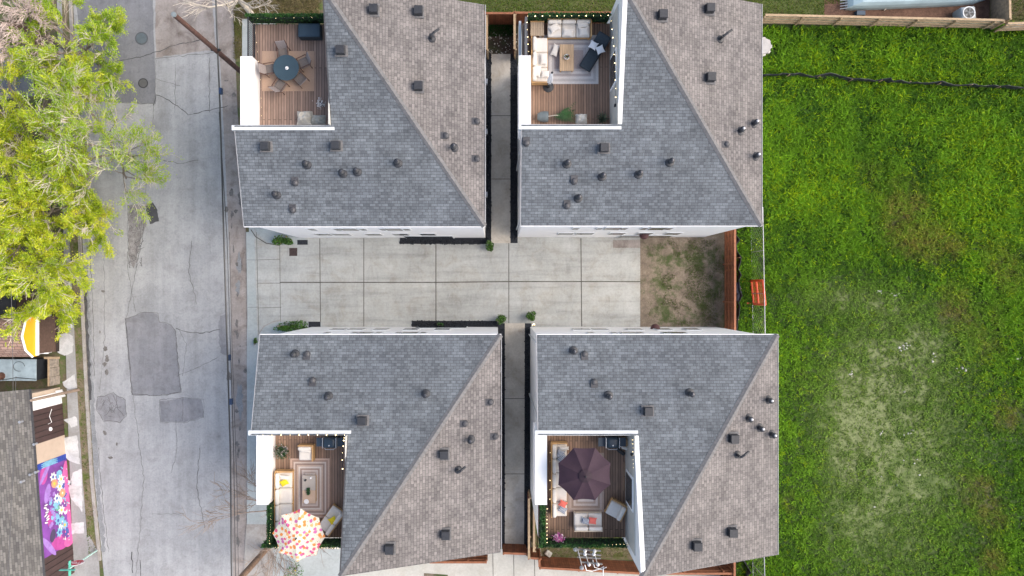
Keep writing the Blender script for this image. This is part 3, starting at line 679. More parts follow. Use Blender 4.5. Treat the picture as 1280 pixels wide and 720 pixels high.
# ------------------------------------------------------------------ townhouses
EAVE = 9.37; SA = .26; VN = 4.82; UN = 4.70; VD = 10.6; DZ = 8.5; LH = 12.2
S = (CAMH - EAVE) / FPX
HOUSES = {}
def house(key, label, x0, ye, sgn, D, sb, vents, wins):
    """u: metres from the west end, v: metres from the long eave; sgn: direction of v in y"""
    L = LH
    def Z(u, v): return EAVE + min(SA * v, sb * (L - u))
    def P(u, v, dz=0): return (x0 + u, ye + sgn * v, Z(u, v) + dz)
    t = thing('townhouse', label, 'townhouse', (x0 + L / 2, ye + sgn * D / 2, 0), group='four white townhouses round the shared driveway')
    hu = L - SA / sb * D; ins = .12
    def poly(pts, uvs, top=True):
        fp = [P(*q) for q in pts]; mb = MB()
        if sgn < 0: fp = fp[::-1]; uvs = uvs[::-1]
        mb.face(fp, uv=uvs)
        lo = [(a, b, c - .16) for a, b, c in fp]; mb.face(lo[::-1])
        for k in range(len(fp)):
            k2 = (k + 1) % len(fp); mb.face([lo[k], lo[k2], fp[k2], fp[k]], uv=[(0, 0), (.2, 0), (.2, .1), (0, .1)])
        return mb
    vh = (L - UN) * sb / SA; late = vh < D      # the hip meets the deck recess before the far gable
    sp = [(0, 0), (L, 0), (UN, vh), (UN, VN), (0, VN)] if late else [(0, 0), (L, 0), (hu, D), (UN, D), (UN, VN), (0, VN)]
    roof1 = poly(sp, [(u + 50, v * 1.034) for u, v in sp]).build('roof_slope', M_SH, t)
    ep = [(L, 0), (L, D), (UN, D), (UN, vh)] if late else [(L, 0), (L, D), (hu, D)]
    if late: hu_, dv_ = UN, vh
    else: hu_, dv_ = hu, D
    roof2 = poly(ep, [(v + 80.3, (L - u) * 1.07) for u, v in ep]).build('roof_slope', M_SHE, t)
    # hip cap of overlapping cap shingles
    mb = MB(); n = int(math.hypot(L - hu_, dv_) / .25)
    A = Vector(P(L, 0)); B = Vector(P(hu_, dv_)); dr = (B - A).normalized(); sd = Vector((-dr.y, dr.x, 0)).normalized()
    for k in range(n):
        a = A + (B - A) * (k / n); b = A + (B - A) * ((k + 1) / n + .002)
        mb.face([a - sd * .15 + Vector((0, 0, .0)), a + Vector((0, 0, .075)), b + Vector((0, 0, .05)), b - sd * .15 + Vector((0, 0, -.02))][::1])
        mb.face([a + Vector((0, 0, .075)), a + sd * .15, b + sd * .15 - Vector((0, 0, .02)), b + Vector((0, 0, .05))])
    mb.build('hip_cap', M_CAP, t)
    # fascia / drip edges
    def board(mb, p, q, wd, up=.025, dn=.2, inward=0):
        """a trim board along p-q in (u,v); inward: which side it lies on"""
        a = Vector((p[0], p[1])); b = Vector((q[0], q[1])); d_ = (b - a).normalized(); nn = Vector((-d_.y, d_.x)) * wd
        c_ = [(a.x, a.y), (b.x, b.y), (b.x + nn.x, b.y + nn.y), (a.x + nn.x, a.y + nn.y)]
        zz = [Z(*p), Z(*q), Z(*q), Z(*p)]
        mb.prism([(x0 + u, ye + sgn * v) for u, v in c_], [z - dn for z in zz], [z + up for z in zz])
    mb = MB()
    board(mb, (L + .02, -.003), (-.02, -.003), .03, -.01)
    mb.build('fascia', M_WHITE, t); mb = MB()
    board(mb, (L + .035, D), (L + .035, -.035), .03, 0); board(mb, (-.002, 0), (-.002, VN), .03, 0)
    board(mb, (L, D + .002), (hu_ if late else hu, D + .002), .03, 0)
    if not late: board(mb, (hu, D + .002), (UN, D + .002), .03, 0)
    mb.build('drip_edge', plain('grey_drip_edge', (.36, .36, .37), .5), t)
    mb = MB(); board(mb, (-.15, VN - .22), (UN + .18, VN - .22), .24, .04, .24)
    mb.build('deck_edge_trim', M_TRIM, t)
    wt = key in ('H2', 'H4'); ww = .21 if wt else .06
    mb = MB(); vm = min(vh - .15 if late else D - .4, D - .4)
    board(mb, (UN + ww - .02, VN + .022), (UN + ww - .02, vm), ww, .05 if wt else .015, .26); board(mb, (UN + ww - .02, vm), (UN + ww - .02, D + .05), ww, .05 if wt else .015, .26)
    mb.build('deck_edge_trim', M_WHITE if wt else M_VENT2, t)
    # walls
    w_ = MB()
    def wallprism(pts, z0, dz=-.17):
        w_.prism([(x0 + u, ye + sgn * v) for u, v in pts], [z0] * len(pts), [Z(*q) + dz for q in pts])
    wallprism([(ins, ins), (L - ins, ins), (UN, vh - ins), (UN, VN), (ins, VN)] if late else [(ins, ins), (L - ins, ins), (hu + .02, D - ins), (UN, D - ins), (UN, VN), (ins, VN)], 0)
    wallprism([(L - ins, ins), (L - ins, D - ins), (UN, D - ins), (UN, vh - ins)] if late else [(L - ins, ins), (L - ins, D - ins), (hu + .02, D - ins)], 0)
    w_.prism([(x0 + u, ye + sgn * v) for u, v in [(ins, VN), (UN, VN), (UN, VD), (ins, VD)]], 0, DZ - .1)
    wall = w_.build('wall', M_WHITE, t)
    # entrance projection walls on the long side
    mb = MB(); mb.prism([(x0 + u, ye + sgn * v) for u, v in [(ins, VN), (UN, VN), (UN, VD), (ins, VD)]], DZ - .1, DZ)
    mb.build('deck_floor', M_DECK1 if key in ('H1',) else M_DECK2, t)
    # inner wall faces of the deck recess
    mb = MB(); mb.box((x0 + UN - .02, ye + sgn * (VN + VD) / 2, DZ + 1.2), (.06, VD - VN, 2.4)); mb.build('recess_wall', plain('grey_siding', (.50, .49, .45), .7, var=.06, scale=2), t)
    # parapet
    px_out = x0 - .1; mb = MB().box((px_out + .3, ye + sgn * (VN + 3.78 / 2 - .05), DZ + .12), (.60, 3.78, 1.96))
    mb.build('parapet', M_WHITE, t)
    # wall windows on long wall
    def win(u, z, wd, ht, fat=.04):
        o = MB().box((x0 + u, ye + sgn * (ins - .02), z), (wd + .12, .05, ht + .12)).build('window', M_TRIM, t)
        MB().box((x0 + u, ye + sgn * (ins - .05), z), (wd, .02, ht)).build('pane', M_GLASS, o)
    for u, z, wd, ht in wins: win(u, z, wd, ht)
    # wide french window in the recess wall
    o = MB().box((x0 + UN - .07, ye + sgn * 7.75, DZ + 1.3), (.06, 1.7, 1.7)).build('window', M_WHITE, t)
    MB().box((x0 + UN - .11, ye + sgn * 7.75, DZ + 1.3), (.03, 1.45, 1.45)).build('pane', M_GLASS, o)
    MB().box((x0 + UN - .09, ye + sgn * (VN + 1.0), DZ + 1.9), (.1, .12, .2)).build('wall_light', M_BLACK, t)
    # vents
    for kind, px, py in vents:
        p = W(px, py, EAVE)
        for _ in range(12):
            u = p.x - x0; v = (p.y - ye) * sgn; z = Z(u, v); p = W(px, py, z + .12)
        u = p.x - x0; v = (p.y - ye) * sgn; z = Z(u, v); east = sb * (L - u) < SA * v
        par = roof2 if east else roof1
        gx, gy = (sb, 0) if east else (0, -SA * sgn)      # downhill direction times slope
        ang = math.atan2(0, 1) if east else math.atan2(-sgn, 0)
        x, y = x0 + u, ye + sgn * v
        mb = MB()
        if kind == 'b':
            mb.box((x, y, z + .03), (.62, .62, .06), 0, 1)
            mb.box((x + (.03 if east else 0), y - (0 if east else .03 * sgn), z + .17), (.44, .44, .30), 0, 0, (.82, .82))
            mb.box((x + (.05 if east else 0), y - (0 if east else .05 * sgn), z + .345), (.42, .42, .05), 0, 0, (.9, .9))
            ob = mb.build('box_vent', [M_VENT if not (east and key in ('H2', 'H4')) else M_VENT, M_CAP], par)
        elif kind == 'c':
            mb.lathe((x, y, z), [(.24, -.04), (.22, .03), (.12, .06), (.085, .12), (.085, .34)], 14, 1)
            mb.lathe((x, y, z), [(.11, .34), (.14, .36), (.14, .44), (.09, .49), (.02, .51)], 14, 1)
            mb.lathe((x + .02, y + .02, z), [(.07, .50), (.06, .55), (.01, .56)], 10, 0)
            ob = mb.build('pipe_vent', [M_DMET if not (east and key in ('H2', 'H4')) else M_CHROME, M_VENT], par)
        elif kind == 'd':
            mb.lathe((x, y, z), [(.18, -.05), (.17, .04), (.14, .11), (.08, .16), (.02, .17)], 14, 0)
            mb.box((x - gx * .4, y - gy * .4, z + .06), (.34, .34, .08), 0, 0)
            ob = mb.build('dome_vent', [M_VENT2], par)
        else:
            mb.lathe((x, y, z), [(.22, -.05), (.18, .05), (.07, .08), (.07, .5)], 12, 0)
            mb.tube([(x, y, z + .3), (x + .05, y, z + .5), (x + .2, y + .12, z + .55), (x + .42, y + .28, z + .5)], .06, 8, 0)
            ob = mb.build('pipe_vent', [M_VENT], par)
    # gutters / small fittings on the alley side
    if key in ('H2', 'H4'):
        for v_ in (.6, 4.4): MB().tube([(x0 + ins - .06, ye + sgn * v_, .1), (x0 + ins - .06, ye + sgn * v_, EAVE - .2)], .045, 6).build('downpipe', M_TRIM, t)
    if key in ('H1', 'H3'):
        for v_, z_ in ((2.6, 2.2), (6.4, 2.4), (9.5, 2.2)): MB().box((x0 + L - ins + .09, ye + sgn * v_, z_), (.18, .3, .35)).build('wall_light', M_CHROME, t)
    HOUSES[key] = dict(x0=x0, ye=ye, sgn=sgn, t=t, Z=Z, D=D)
    return t
def wx(px, z, x0, y):   # u of a window seen at pixel column px at height z
    return (px - NX) * (CAMH - z) / FPX - x0
def winlist(x0, spans):
    o = []
    for pa, pb, z, ht in spans:
        a, b = wx(pa, z, x0, 0), wx(pb, z, x0, 0); o.append(((a + b) / 2, z, b - a, ht))
    return o
X1, X2, X3, X4 = -316 * S, 30 * S, -296 * S, 50 * S
house('H1', 'upper left townhouse beside the street, deck with round dark table', X1, 78 * S, 1, 11.25, .376,
      [('b', 332, 182), ('b', 420, 181), ('b', 426, 62), ('c', 383, 205), ('c', 428, 216), ('c', 446, 214), ('c', 497, 203), ('c', 345, 243), ('d', 368, 228), ('d', 365, 262),
       ('b', 466, 12), ('b', 522, 14), ('b', 522, 108), ('p', 539, 47), ('d', 596, 151), ('d', 557, 169), ('c', 567, 184), ('d', 596, 198)],
      winlist(X1, [(387, 394, 6.6, .9), (419, 425, 6.6, .9), (427, 446, 6.6, 1.2), (451, 457, 6.6, .9), (476, 481, 6.6, .9), (483, 502, 6.6, 1.2), (505, 512, 6.6, .9),
                   (395, 413, 3.2, 1.1), (417, 437, 3.2, 1.1), (458, 476, 3.2, 1.1), (492, 510, 3.2, 1.1), (526, 544, 3.2, 1.1), (507, 566, .95, 1.7)]))
house('H2', 'upper right townhouse by the field, deck with teak sofas and dark chaise', X2, 79 * S, 1, 11.25, .376,
      [('b', 755, 184), ('d', 658, 178), ('d', 718, 226), ('d', 709, 257), ('c', 709, 204), ('c', 753, 220), ('c', 799, 217), ('c', 838, 202), ('c', 723, 247),
       ('b', 827, 19), ('b', 886, 11), ('b', 887, 97), ('p', 901, 48), ('c', 926, 163), ('d', 909, 180), ('c', 943, 154), ('c', 945, 195)],
      winlist(X2, [(716, 723, 6.6, .9), (746, 752, 6.6, .9), (756, 775, 6.6, 1.2), (777, 783, 6.6, .9), (802, 808, 6.6, .9), (812, 831, 6.6, 1.2), (833, 839, 6.6, .9),
                   (698, 716, 3.2, 1.1), (720, 741, 3.2, 1.1), (762, 780, 3.2, 1.1), (797, 814, 3.2, 1.1), (832, 849, 3.2, 1.1), (775, 837, 1.0, 1.7)]))
house('H3', 'lower left townhouse beside the street, deck with the flowered parasol', X3, -57.5 * S, -1, 11.04, .385,
      [('b', 453, 527), ('c', 368, 443), ('d', 383, 443), ('d', 390, 476), ('c', 410, 496), ('c', 532, 493),
       ('b', 554, 568), ('b', 556, 668), ('b', 486, 686), ('d', 581, 530), ('c', 588, 550), ('d', 613, 503), ('d', 619, 546), ('p', 572, 588)],
      winlist(X3, [(406, 412, 6.6, .9), (440, 446, 6.6, .9), (448, 465, 6.6, 1.2), (470, 476, 6.6, .9), (495, 501, 6.6, .9), (503, 522, 6.6, 1.2), (526, 532, 6.6, .9),
                   (414, 432, 3.2, 1.1), (436, 455, 3.2, 1.1), (468, 485, 3.2, 1.1), (505, 523, 3.2, 1.1), (544, 562, 3.2, 1.1), (522, 583, 1.0, 1.7)]))
house('H4', 'lower right townhouse by the field, deck with the dark purple parasol', X4, -57.5 * S, -1, 11.16, .385,
      [('b', 810, 515), ('c', 717, 439), ('d', 731, 443), ('d', 743, 478), ('c', 761, 495), ('c', 863, 492),
       ('b', 916, 548), ('b', 914, 665), ('b', 870, 682), ('c', 961, 500), ('c', 936, 523), ('c', 950, 535), ('c', 965, 543), ('p', 922, 569)],
      winlist(X4, [(735, 742, 6.6, .9), (765, 771, 6.6, .9), (776, 795, 6.6, 1.2), (797, 803, 6.6, .9), (829, 835, 6.6, .9), (838, 850, 6.6, 1.2), (850, 857, 6.6, .9),
                   (716, 737, 3.2, 1.1), (740, 759, 3.2, 1.1), (784, 802, 3.2, 1.1), (820, 838, 3.2, 1.1), (856, 874, 3.2, 1.1)]))
# awning over a door of the upper right house, hedge screens and railings on the decks
def hxy(key, px, py, z):
    return W(px, py, z)
def dome_awning(key, px, py):
    h = HOUSES[key]; p = W(px, py, 2.6); MB().lathe((p.x, h['ye'] + h['sgn'] * .1, 2.4), [(.30, 0), (.27, .12), (.15, .2), (.02, .22)], 16).build('door_awning', plain('maroon_cloth', (.06, .02, .022), .7), h['t'])
dome_awning('H2', 806, 296); dome_awning('H4', 820, 407)
def hedge(parent, x0, x1, y0, y1, z0, z1, n, seed, backing=True):
    """artificial hedge screen: dark backing board with leaves on all sides"""
    rr = random.Random(seed); mb = MB(); mb.box(((x0 + x1) / 2, (y0 + y1) / 2, (z0 + z1) / 2), (x1 - x0 - .06, y1 - y0 - .06, z1 - z0 - .06), 0, 1)
    pts = []
    for _ in range(n):
        s_ = rr.random()
        if s_ < .4: p = (rr.uniform(x0, x1), rr.uniform(y0, y1), z1 + rr.uniform(-.02, .05))
        elif s_ < .8:
            p = (rr.uniform(x0, x1), rr.choice((y0, y1)) + rr.uniform(-.03, .03), rr.uniform(z0, z1)) if x1 - x0 > y1 - y0 else (rr.choice((x0, x1)) + rr.uniform(-.03, .03), rr.uniform(y0, y1), rr.uniform(z0, z1))
        else: p = (rr.uniform(x0, x1), rr.uniform(y0, y1), rr.uniform(z1 - .1, z1 + .04))
        pts.append(p)
    mb.leaves(pts, .085, 0)
    o = mb.build('hedge_screen', [M_HEDGE, plain('hedge_backing', (.012, .03, .01), .9)], parent); return o
for i, (key, full) in enumerate((('H1', 0), ('H2', 0), ('H3', 1), ('H4', 1))):
    h = HOUSES[key]; x0, ye, sg = h['x0'], h['ye'], h['sgn']; ya = ye + sg * (VD - .02); yb = ye + sg * (VD + .14)
    hedge(h['t'], x0 + (.35 if key == 'H2' else .1), x0 + UN - .15, min(ya, yb), max(ya, yb), DZ + .02, DZ + 1.02, 2600, i)
    ys, yn = ye + sg * (VN + 3.75), ye + sg * (VD - .05); lo, hi = min(ys, yn), max(ys, yn)
    if full: hedge(h['t'], x0 + .1 + (.1 if key == 'H4' else .28), x0 + .34 + (.1 if key == 'H4' else .28), lo, hi, DZ + .02, DZ + 1.0, 1200, 10 + i)
    else:
        mb = MB(); xr = x0 + .27
        if key == 'H1':
            mb.box((xr, (lo + hi) / 2, DZ + 1.05), (.06, hi - lo, .05)); mb.box((xr, (lo + hi) / 2, DZ + .1), (.05, hi - lo, .05))
            n_ = 21
            for k in range(n_ + 1): mb.box((xr, lo + (hi - lo) * k / n_, DZ + .56), (.025, .025, .95))
            mb.build('railing', M_BLACK, h['t'])
        else:
            mb.box((xr, (lo + hi) / 2, DZ + .5), (.12, hi - lo, 1.0)).build('railing', plain('dark_grey_screen', (.11, .11, .12), .6), h['t'])
            MB().box((x0 - .01, (lo + hi) / 2, DZ - .4), (.12, hi - lo + .3, .9)).build('deck_fascia', M_TRIM, h['t'])
# ------------------------------------------------------------------ fences
def fence(label, A, B, hgt, mat, railmat, post=2.4, rail_side=1, cap=True, group=None, name='wooden_fence'):
    A, B = Vector((A.x, A.y, 0)), Vector((B.x, B.y, 0)); L = (B - A).length; d_ = (B - A) / L; nn = Vector((-d_.y, d_.x, 0))
    t = thing(name, label, 'fence', (A + B) / 2, group=group)
    mb = MB()
    for s_ in (1, -1):
        o = nn * .012 * s_; q = [A + o, B + o, B + o + Vector((0, 0, hgt)), A + o + Vector((0, 0, hgt))]; uv = [(0, 0), (L, 0), (L, hgt), (0, hgt)]
        if s_ > 0: q = q[::-1]; uv = uv[::-1]
        mb.face(q, uv=uv)
    n_ = int(L / .143)
    for k in range(n_):      # individual picket tips
        a = A + d_ * (k + .5) * L / n_
        mb.box((a.x, a.y, hgt + .01 + random.uniform(-.02, .02)), (L / n_ * .9, .024, .05), math.atan2(d_.y, d_.x))
    mb.build('pickets', mat, t)
    an = math.atan2(d_.y, d_.x); c = (A + B) / 2
    for z_ in (.35, hgt * .5, hgt - .25): MB().box((c.x + nn.x * .05 * rail_side, c.y + nn.y * .05 * rail_side, z_), (L, .07, .09), an).build('rail', railmat, t)
    if cap: MB().box((c.x, c.y, hgt + .06), (L, .13, .04), an).build('cap_board', railmat, t)
    for k in range(int(L / post) + 2):
        a = A + d_ * min(L, k * post); MB().box((a.x + nn.x * .09 * rail_side, a.y + nn.y * .09 * rail_side, hgt / 2), (.09, .09, hgt), an).build('post', railmat, t)
        if k * post >= L: break
    return t
fence('orange-brown board fence closing the dirt yard from the field', W(905.5, 284), W(905.5, 420), 1.9, M_FENCE, M_RAIL, rail_side=-1)
fence('short red-brown fence closing the far end of the upper alley', W(606, 31), W(641.5, 31), 1.8, M_FENCE, M_RAIL, rail_side=1)
fence('red-brown fence behind the deck hedge of the upper right townhouse', W(643, 30.5), W(760, 30.5), 1.8, M_FENCE, M_RAIL, rail_side=1)
fence('narrow fence line running along the right side of the upper alley', W(642.2, 32), W(642.2, 74), 1.8, M_FENCE, M_RAIL2)
fence('narrow fence line hugging the wall of the upper left townhouse', W(608.5, 32), W(608.5, 74), 1.7, M_FENCE, M_RAIL2)
fence('short red-brown fence closing the foot of the lower alley', W(629, 679), W(657, 680), 1.6, M_FENCE, M_RAIL, rail_side=-1)
fence('narrow fence line beside the foot of the lower alley walkway', W(659.5, 612), W(659.5, 684), 1.8, M_FENCE, M_RAIL2)
fence('tan fence line along the yard wall of the lower right townhouse', W(665.5, 625), W(665.5, 676), 1.8, M_FENCE2, M_RAIL2)
fence('small red-brown fence return stepping between the alley and the mossy yard', W(659.5, 684), W(672, 685), 1.7, M_FENCE, M_RAIL, rail_side=-1)
fence('very short red-brown fence piece turning the corner of the mossy yard', W(672, 685), W(672, 694), 1.8, M_FENCE, M_RAIL)
fence('red-brown fence along the bottom of the mossy yard', W(673, 695), W(796, 702), 1.8, M_FENCE, M_RAIL, rail_side=-1)
fence('red-brown fence low behind the lower left townhouse, mostly under its roof', W(540, 690), W(609, 690), 1.6, M_FENCE, M_RAIL)
fence('short brown fence beside the flowered parasol behind the lower left deck', W(372, 650), W(432, 656), 5.9, M_FENCE, M_RAIL2) if False else None
fence('orange-brown fence corner south of the lower right townhouse roof', W(905, 660), W(905, 760), 1.9, M_FENCE, M_RAIL)
fence('orange-brown fence running out from under the lower right roof to the frame edge', W(800, 702), W(905, 702), 1.8, M_FENCE, M_RAIL)
fence('weathered leaning picket fence along the top of the field', W(946, 29.5), W(1236, 36), 1.35, M_FENCE2, M_RAIL2, rail_side=-1)
fence('weathered brown fence running up from the corner beside the mulch yard', W(1238, 36), W(1236, -40), 1.65, plain('grey_brown_boards', (.25, .19, .13), .85, var=.3, scale=5), M_RAIL2, rail_side=-1)
fence('short pale new picket fence at the top right corner of the field', W(1240, 39.5), W(1330, 37), 1.3, M_FENCE3, M_RAIL2, rail_side=-1)
# chain-link panels in the field
def chain(label, A, B, h=2.1):
    L = (B - A).length; d_ = (B - A) / L; t = thing('chain_link_fence', label, 'wire fence', (A + B) / 2)
    MB().tube([A + Vector((0, 0, h)), B + Vector((0, 0, h))], .024, 6).build('top_rail', M_CHROME, t)
    MB().tube([A + Vector((0, 0, .12)), B + Vector((0, 0, .12))], .022, 6).build('bottom_rail', M_CHROME, t)
    n_ = max(1, int(round(L / 3.0)))
    for k in range(n_ + 1):
        a = A + d_ * (L * k / n_); MB().tube([a, a + Vector((0, 0, h))], .028, 6).build('post', M_CHROME, t)
    mb = MB(); s_ = .3; k = -h
    while k < L:
        for sg in (1, -1):
            a0 = max(0, k); a1 = min(L, k + h)
            if a1 > a0:
                z0 = (a0 - k); z1 = (a1 - k)
                if sg < 0: z0, z1 = h - z0, h - z1
                mb.tube([A + d_ * a0 + Vector((0, 0, z0)), A + d_ * a1 + Vector((0, 0, z1))], .004, 3, cap=False)
        k += s_
    mb.build('mesh', M_CHROME, t); return t
chain('chain-link fence beside the orange barrier between the two right townhouses', W(937.5, 264), W(940.5, 418))
chain('chain-link fence section below the lower right townhouse roof corner', W(938, 640), W(942, 770))
# orange barrier
t = thing('safety_barrier', 'orange-red plastic safety barrier hung on the chain-link fence', 'barrier', W(941, 364))
A, B = W(937, 351), W(940, 380); hz = 2.0
mb = MB()
for a, b in (((A, .15), (B, .15)), ((A, 2.05), (B, 2.05)), ((A, .15), (A, 2.05)), ((B, .15), (B, 2.05)), ((A, .95), (B, .95))):
    p, q = a[0] + Vector((.05, 0, a[1])), b[0] + Vector((.05, 0, b[1])); mb.tube([p, q], .07, 6)
mb.build('frame', M_ORANGE, t)
mb = MB(); L = (B - A).length
for k in range(24):
    a = A + (B - A) * (k / 23); mb.box((a.x + .05, a.y, 1.1), (.012, .016, 1.9))
for k in range(12): mb.tube([A + Vector((.05, 0, .15 + k * .17)), B + Vector((.05, 0, .15 + k * .17))], .008, 4)
mb.build('mesh', M_ORANGE, t)
for q, e in ((A, -.05), (B, .05)): MB().box((q.x - .15, q.y + e, .06), (.7, .1, .06)).build('foot', M_ORANGE, t)
# silt fence ribbons
def silt(label, px, h=.55, wob=.12, seed=1):
    rr = random.Random(seed); P = [W(*q) for q in px]; mb = MB(); pts = []
    for a, b in zip(P, P[1:]):
        n_ = max(1, int((b - a).length / .35))
        for k in range(n_): pts.append(a + (b - a) * (k / n_) + Vector((rr.uniform(-1, 1), rr.uniform(-1, 1), 0)) * wob * .4)
    pts.append(P[-1]); tops = [p + Vector((rr.uniform(-wob, wob), rr.uniform(-wob, wob), h * rr.uniform(.75, 1.1))) for p in pts]
    for k in range(len(pts) - 1):
        d_ = (pts[k + 1] - pts[k]).normalized(); nn = Vector((-d_.y, d_.x, 0)) * .03
        mb.prism([(pts[k] - nn)[:2], (pts[k + 1] - nn)[:2], (pts[k + 1] + nn)[:2], (pts[k] + nn)[:2]], 0, .05)
        mb.face([pts[k], pts[k + 1], tops[k + 1], tops[k]]); mb.face([pts[k] + nn, tops[k] + nn, tops[k + 1] + nn, pts[k + 1] + nn]); mb.face([tops[k], tops[k + 1], tops[k + 1] + nn, tops[k] + nn])
    t = thing('silt_fence', label, 'silt fence', (pts[0] + pts[-1]) / 2)
    mb.build('fabric', M_TARP, t)
    for k in range(0, len(pts), 5): MB().box((pts[k].x, pts[k].y, .3), (.04, .04, .65)).build('stake', M_RAIL2, t)
silt('sagging black silt fence crossing the top of the field', [(944, 97), (975, 96), (1010, 98), (1030, 97), (1060, 102), (1110, 105), (1160, 107), (1200, 109), (1290, 113)], .75, .09, 2)
silt('black silt fence along the field side of the orange-brown fence', [(918, 284), (920, 330), (922, 360), (919, 400), (919, 420)], .5, .12, 3)
silt('black silt fence piece under the lower right townhouse corner', [(927, 650), (930, 690), (933, 760)], .5, .2, 4)
mb = MB()   # fabric bunched on the ground where the silt fence sags
for k in range(14):
    p = W(1010 + k * 3, 97 + abs(k - 6) * .2); mb.box((p.x, p.y, .16), (.22, .34 - abs(k - 6) * .03, .2), .2 * (k % 3 - 1), top=(.8, .4))
tag(center(mb.build('fabric_bundle', M_TARP)), 'bunched black fabric on the widest sag of the silt fence', 'fabric')
mb = MB(); rr = random.Random(3)
for k in range(10):
    p = W(921 + rr.uniform(-1.5, 1.5), 356 + k * 2); mb.cushion((p.x, p.y, .2), (.3, .3, .25), rr.random() * 3, .08)
tag(center(mb.build('fabric_bundle', plain('blue_black_plastic', (.02, .025, .045), .4, var=.4, scale=6), smooth=True)), 'crumpled dark plastic sheet lying beside the orange-brown fence', 'plastic sheet')
# white round tank lid by the upper right roof edge
c = W(950, 61); t = thing('concrete_riser', 'white round concrete riser half hidden by the upper right townhouse roof', 'drain riser', c)
MB().lathe((c.x, c.y, 0), [(.52, 0), (.52, .45), (.46, .5)], 24).build('ring', plain('dull_concrete', (.22, .21, .2), .9, var=.3), t)
MB().lathe((c.x, c.y, 0), [(.5, .45), (.5, .56), (.1, .58)], 24).build('lid', plain('pale_lid', (.36, .35, .34), .7, var=.15), t)
mb = MB()
for k in range(9):
    a = k * .7; mb.box((c.x + .54 * math.cos(a), c.y + .54 * math.sin(a), .3), (.12, .18, .3), a)
mb.build('lug', M_SLAB, t)
# ------------------------------------------------------------------ left-hand street side: low shop building with painted wall
A0 = W(77, 510); B0 = W(91.5, 700); dw = (B0 - A0).normalized(); nw = Vector((dw.y, -dw.x, 0)); nw = nw if nw.x > 0 else -nw    # nw points to the street
def along(py):       # point of the shop front seen at image row py (ground)
    t_ = (py - 510) / 190; return A0 + (B0 - A0) * t_
SH = 3.0
shop = thing('shop_building', 'long low shop with weathered grey shingle roof and painted street wall', 'shop', along(600) - nw * 4)
a, b = along(484), along(716); q = [a, b, b - nw * 9, a - nw * 9]
MB().prism([(p.x, p.y) for p in q], 0, SH - .05).build('wall', plain('beige_wall', (.55, .44, .34), .8, var=.08, scale=1.5), shop)
# shingle roof: low slope up away from the street
n = N('weathered_grey_shingle'); tc = n.new('ShaderNodeTexCoord'); bb = n.new('ShaderNodeTexBrick'); bb.offset = .5; n.ln(tc.outputs['UV'], bb.inputs['Vector'])
for k_, c_ in (('Color1', (.10, .095, .09)), ('Color2', (.21, .20, .185)), ('Mortar', (.07, .07, .068))): bb.inputs[k_].default_value = (*c_, 1)
bb.inputs['Scale'].default_value = 1; bb.inputs['Brick Width'].default_value = .34; bb.inputs['Row Height'].default_value = .15; bb.inputs['Mortar Size'].default_value = .01
mpp = n.new('ShaderNodeMapping'); mpp.inputs['Scale'].default_value = (.25, 1.1, 1); n.ln(tc.outputs['UV'], mpp.inputs[0])
g = n.ramp(n.noise(mpp.outputs[0], 1.2, 7, .7), [(.3, (.72, .72, .74)), (.7, (1.2, 1.17, 1.1))]); n.bump(n.noise(tc.outputs['UV'], 12, 4), .3, .01)
M_WSH = n.col(n.mix(bb.outputs[0], g, 1, 'MULTIPLY'), .95)
mb = MB(); zt = SH + 1.1
a2, b2 = a - dw * .3 + nw * .12, b + dw * .3 + nw * .12; L = (b2 - a2).length
f = [a2 + Vector((0, 0, SH + .02)), a2 - nw * 6 + Vector((0, 0, zt)), b2 - nw * 6 + Vector((0, 0, zt)), b2 + Vector((0, 0, SH + .02))]; uv = [(0, 0), (0, 6.1), (L, 6.1), (L, 0)]
nn_ = (f[1] - f[0]).cross(f[2] - f[0]); 
if nn_.z < 0: f = f[::-1]; uv = uv[::-1]
mb.face(f, uv=uv); lo = [p - Vector((0, 0, .12)) for p in f]; mb.face(lo[::-1], uv=uv[::-1])
for k in range(4): mb.face([lo[k], lo[(k + 1) % 4], f[(k + 1) % 4], f[k]], uv=[(0, 0), (1, 0), (1, .1), (0, .1)])
mb.build('roof', M_WSH, shop)
mb = MB(); a3, b3 = a2 + nw * .03, b2 + nw * .03; mb.prism([(p.x, p.y) for p in (a3 - nw * .05, b3 - nw * .05, b3, a3)], SH - .12, SH + .03); mb.build('eave_trim', M_VENT2, shop)
def wallpanel(name, pa, pb, mat, off, z0=0.02, z1=SH - .16, boards=0, bmat=None):
    p, q_ = along(pa) + nw * off, along(pb) + nw * off; mb = MB(); an = math.atan2((q_ - p).y, (q_ - p).x); Ln = (q_ - p).length; c = (p + q_) / 2
    mb.box((c.x, c.y, (z0 + z1) / 2), (Ln, .06, z1 - z0), an); o = mb.build(name, mat, shop)
    if boards:
        mb = MB()
        for k in range(1, boards):
            e = p + (q_ - p) * k / boards + nw * .035; mb.box((e.x, e.y, (z0 + z1) / 2), (.035, .03, z1 - z0), an)
        mb.build('board_joint', bmat, o)
    return o
M_BRN = plain('dark_brown_panel', (.062, .036, .034), .6, var=.2, scale=1.5); M_BRNJ = plain('panel_joint', (.022, .014, .014), .7)
wallpanel('shutter_panel', 504, 543.5, M_BRN, .05, boards=6, bmat=M_BRNJ)
wallpanel('render_panel', 543.5, 567, plain('beige_render', (.48, .38, .30), .8, var=.06), .04)
wallpanel('shutter_panel', 677, 715, M_BRN, .05, boards=5, bmat=M_BRNJ)
wallpanel('render_panel', 489, 504, M_WHITE, .045)
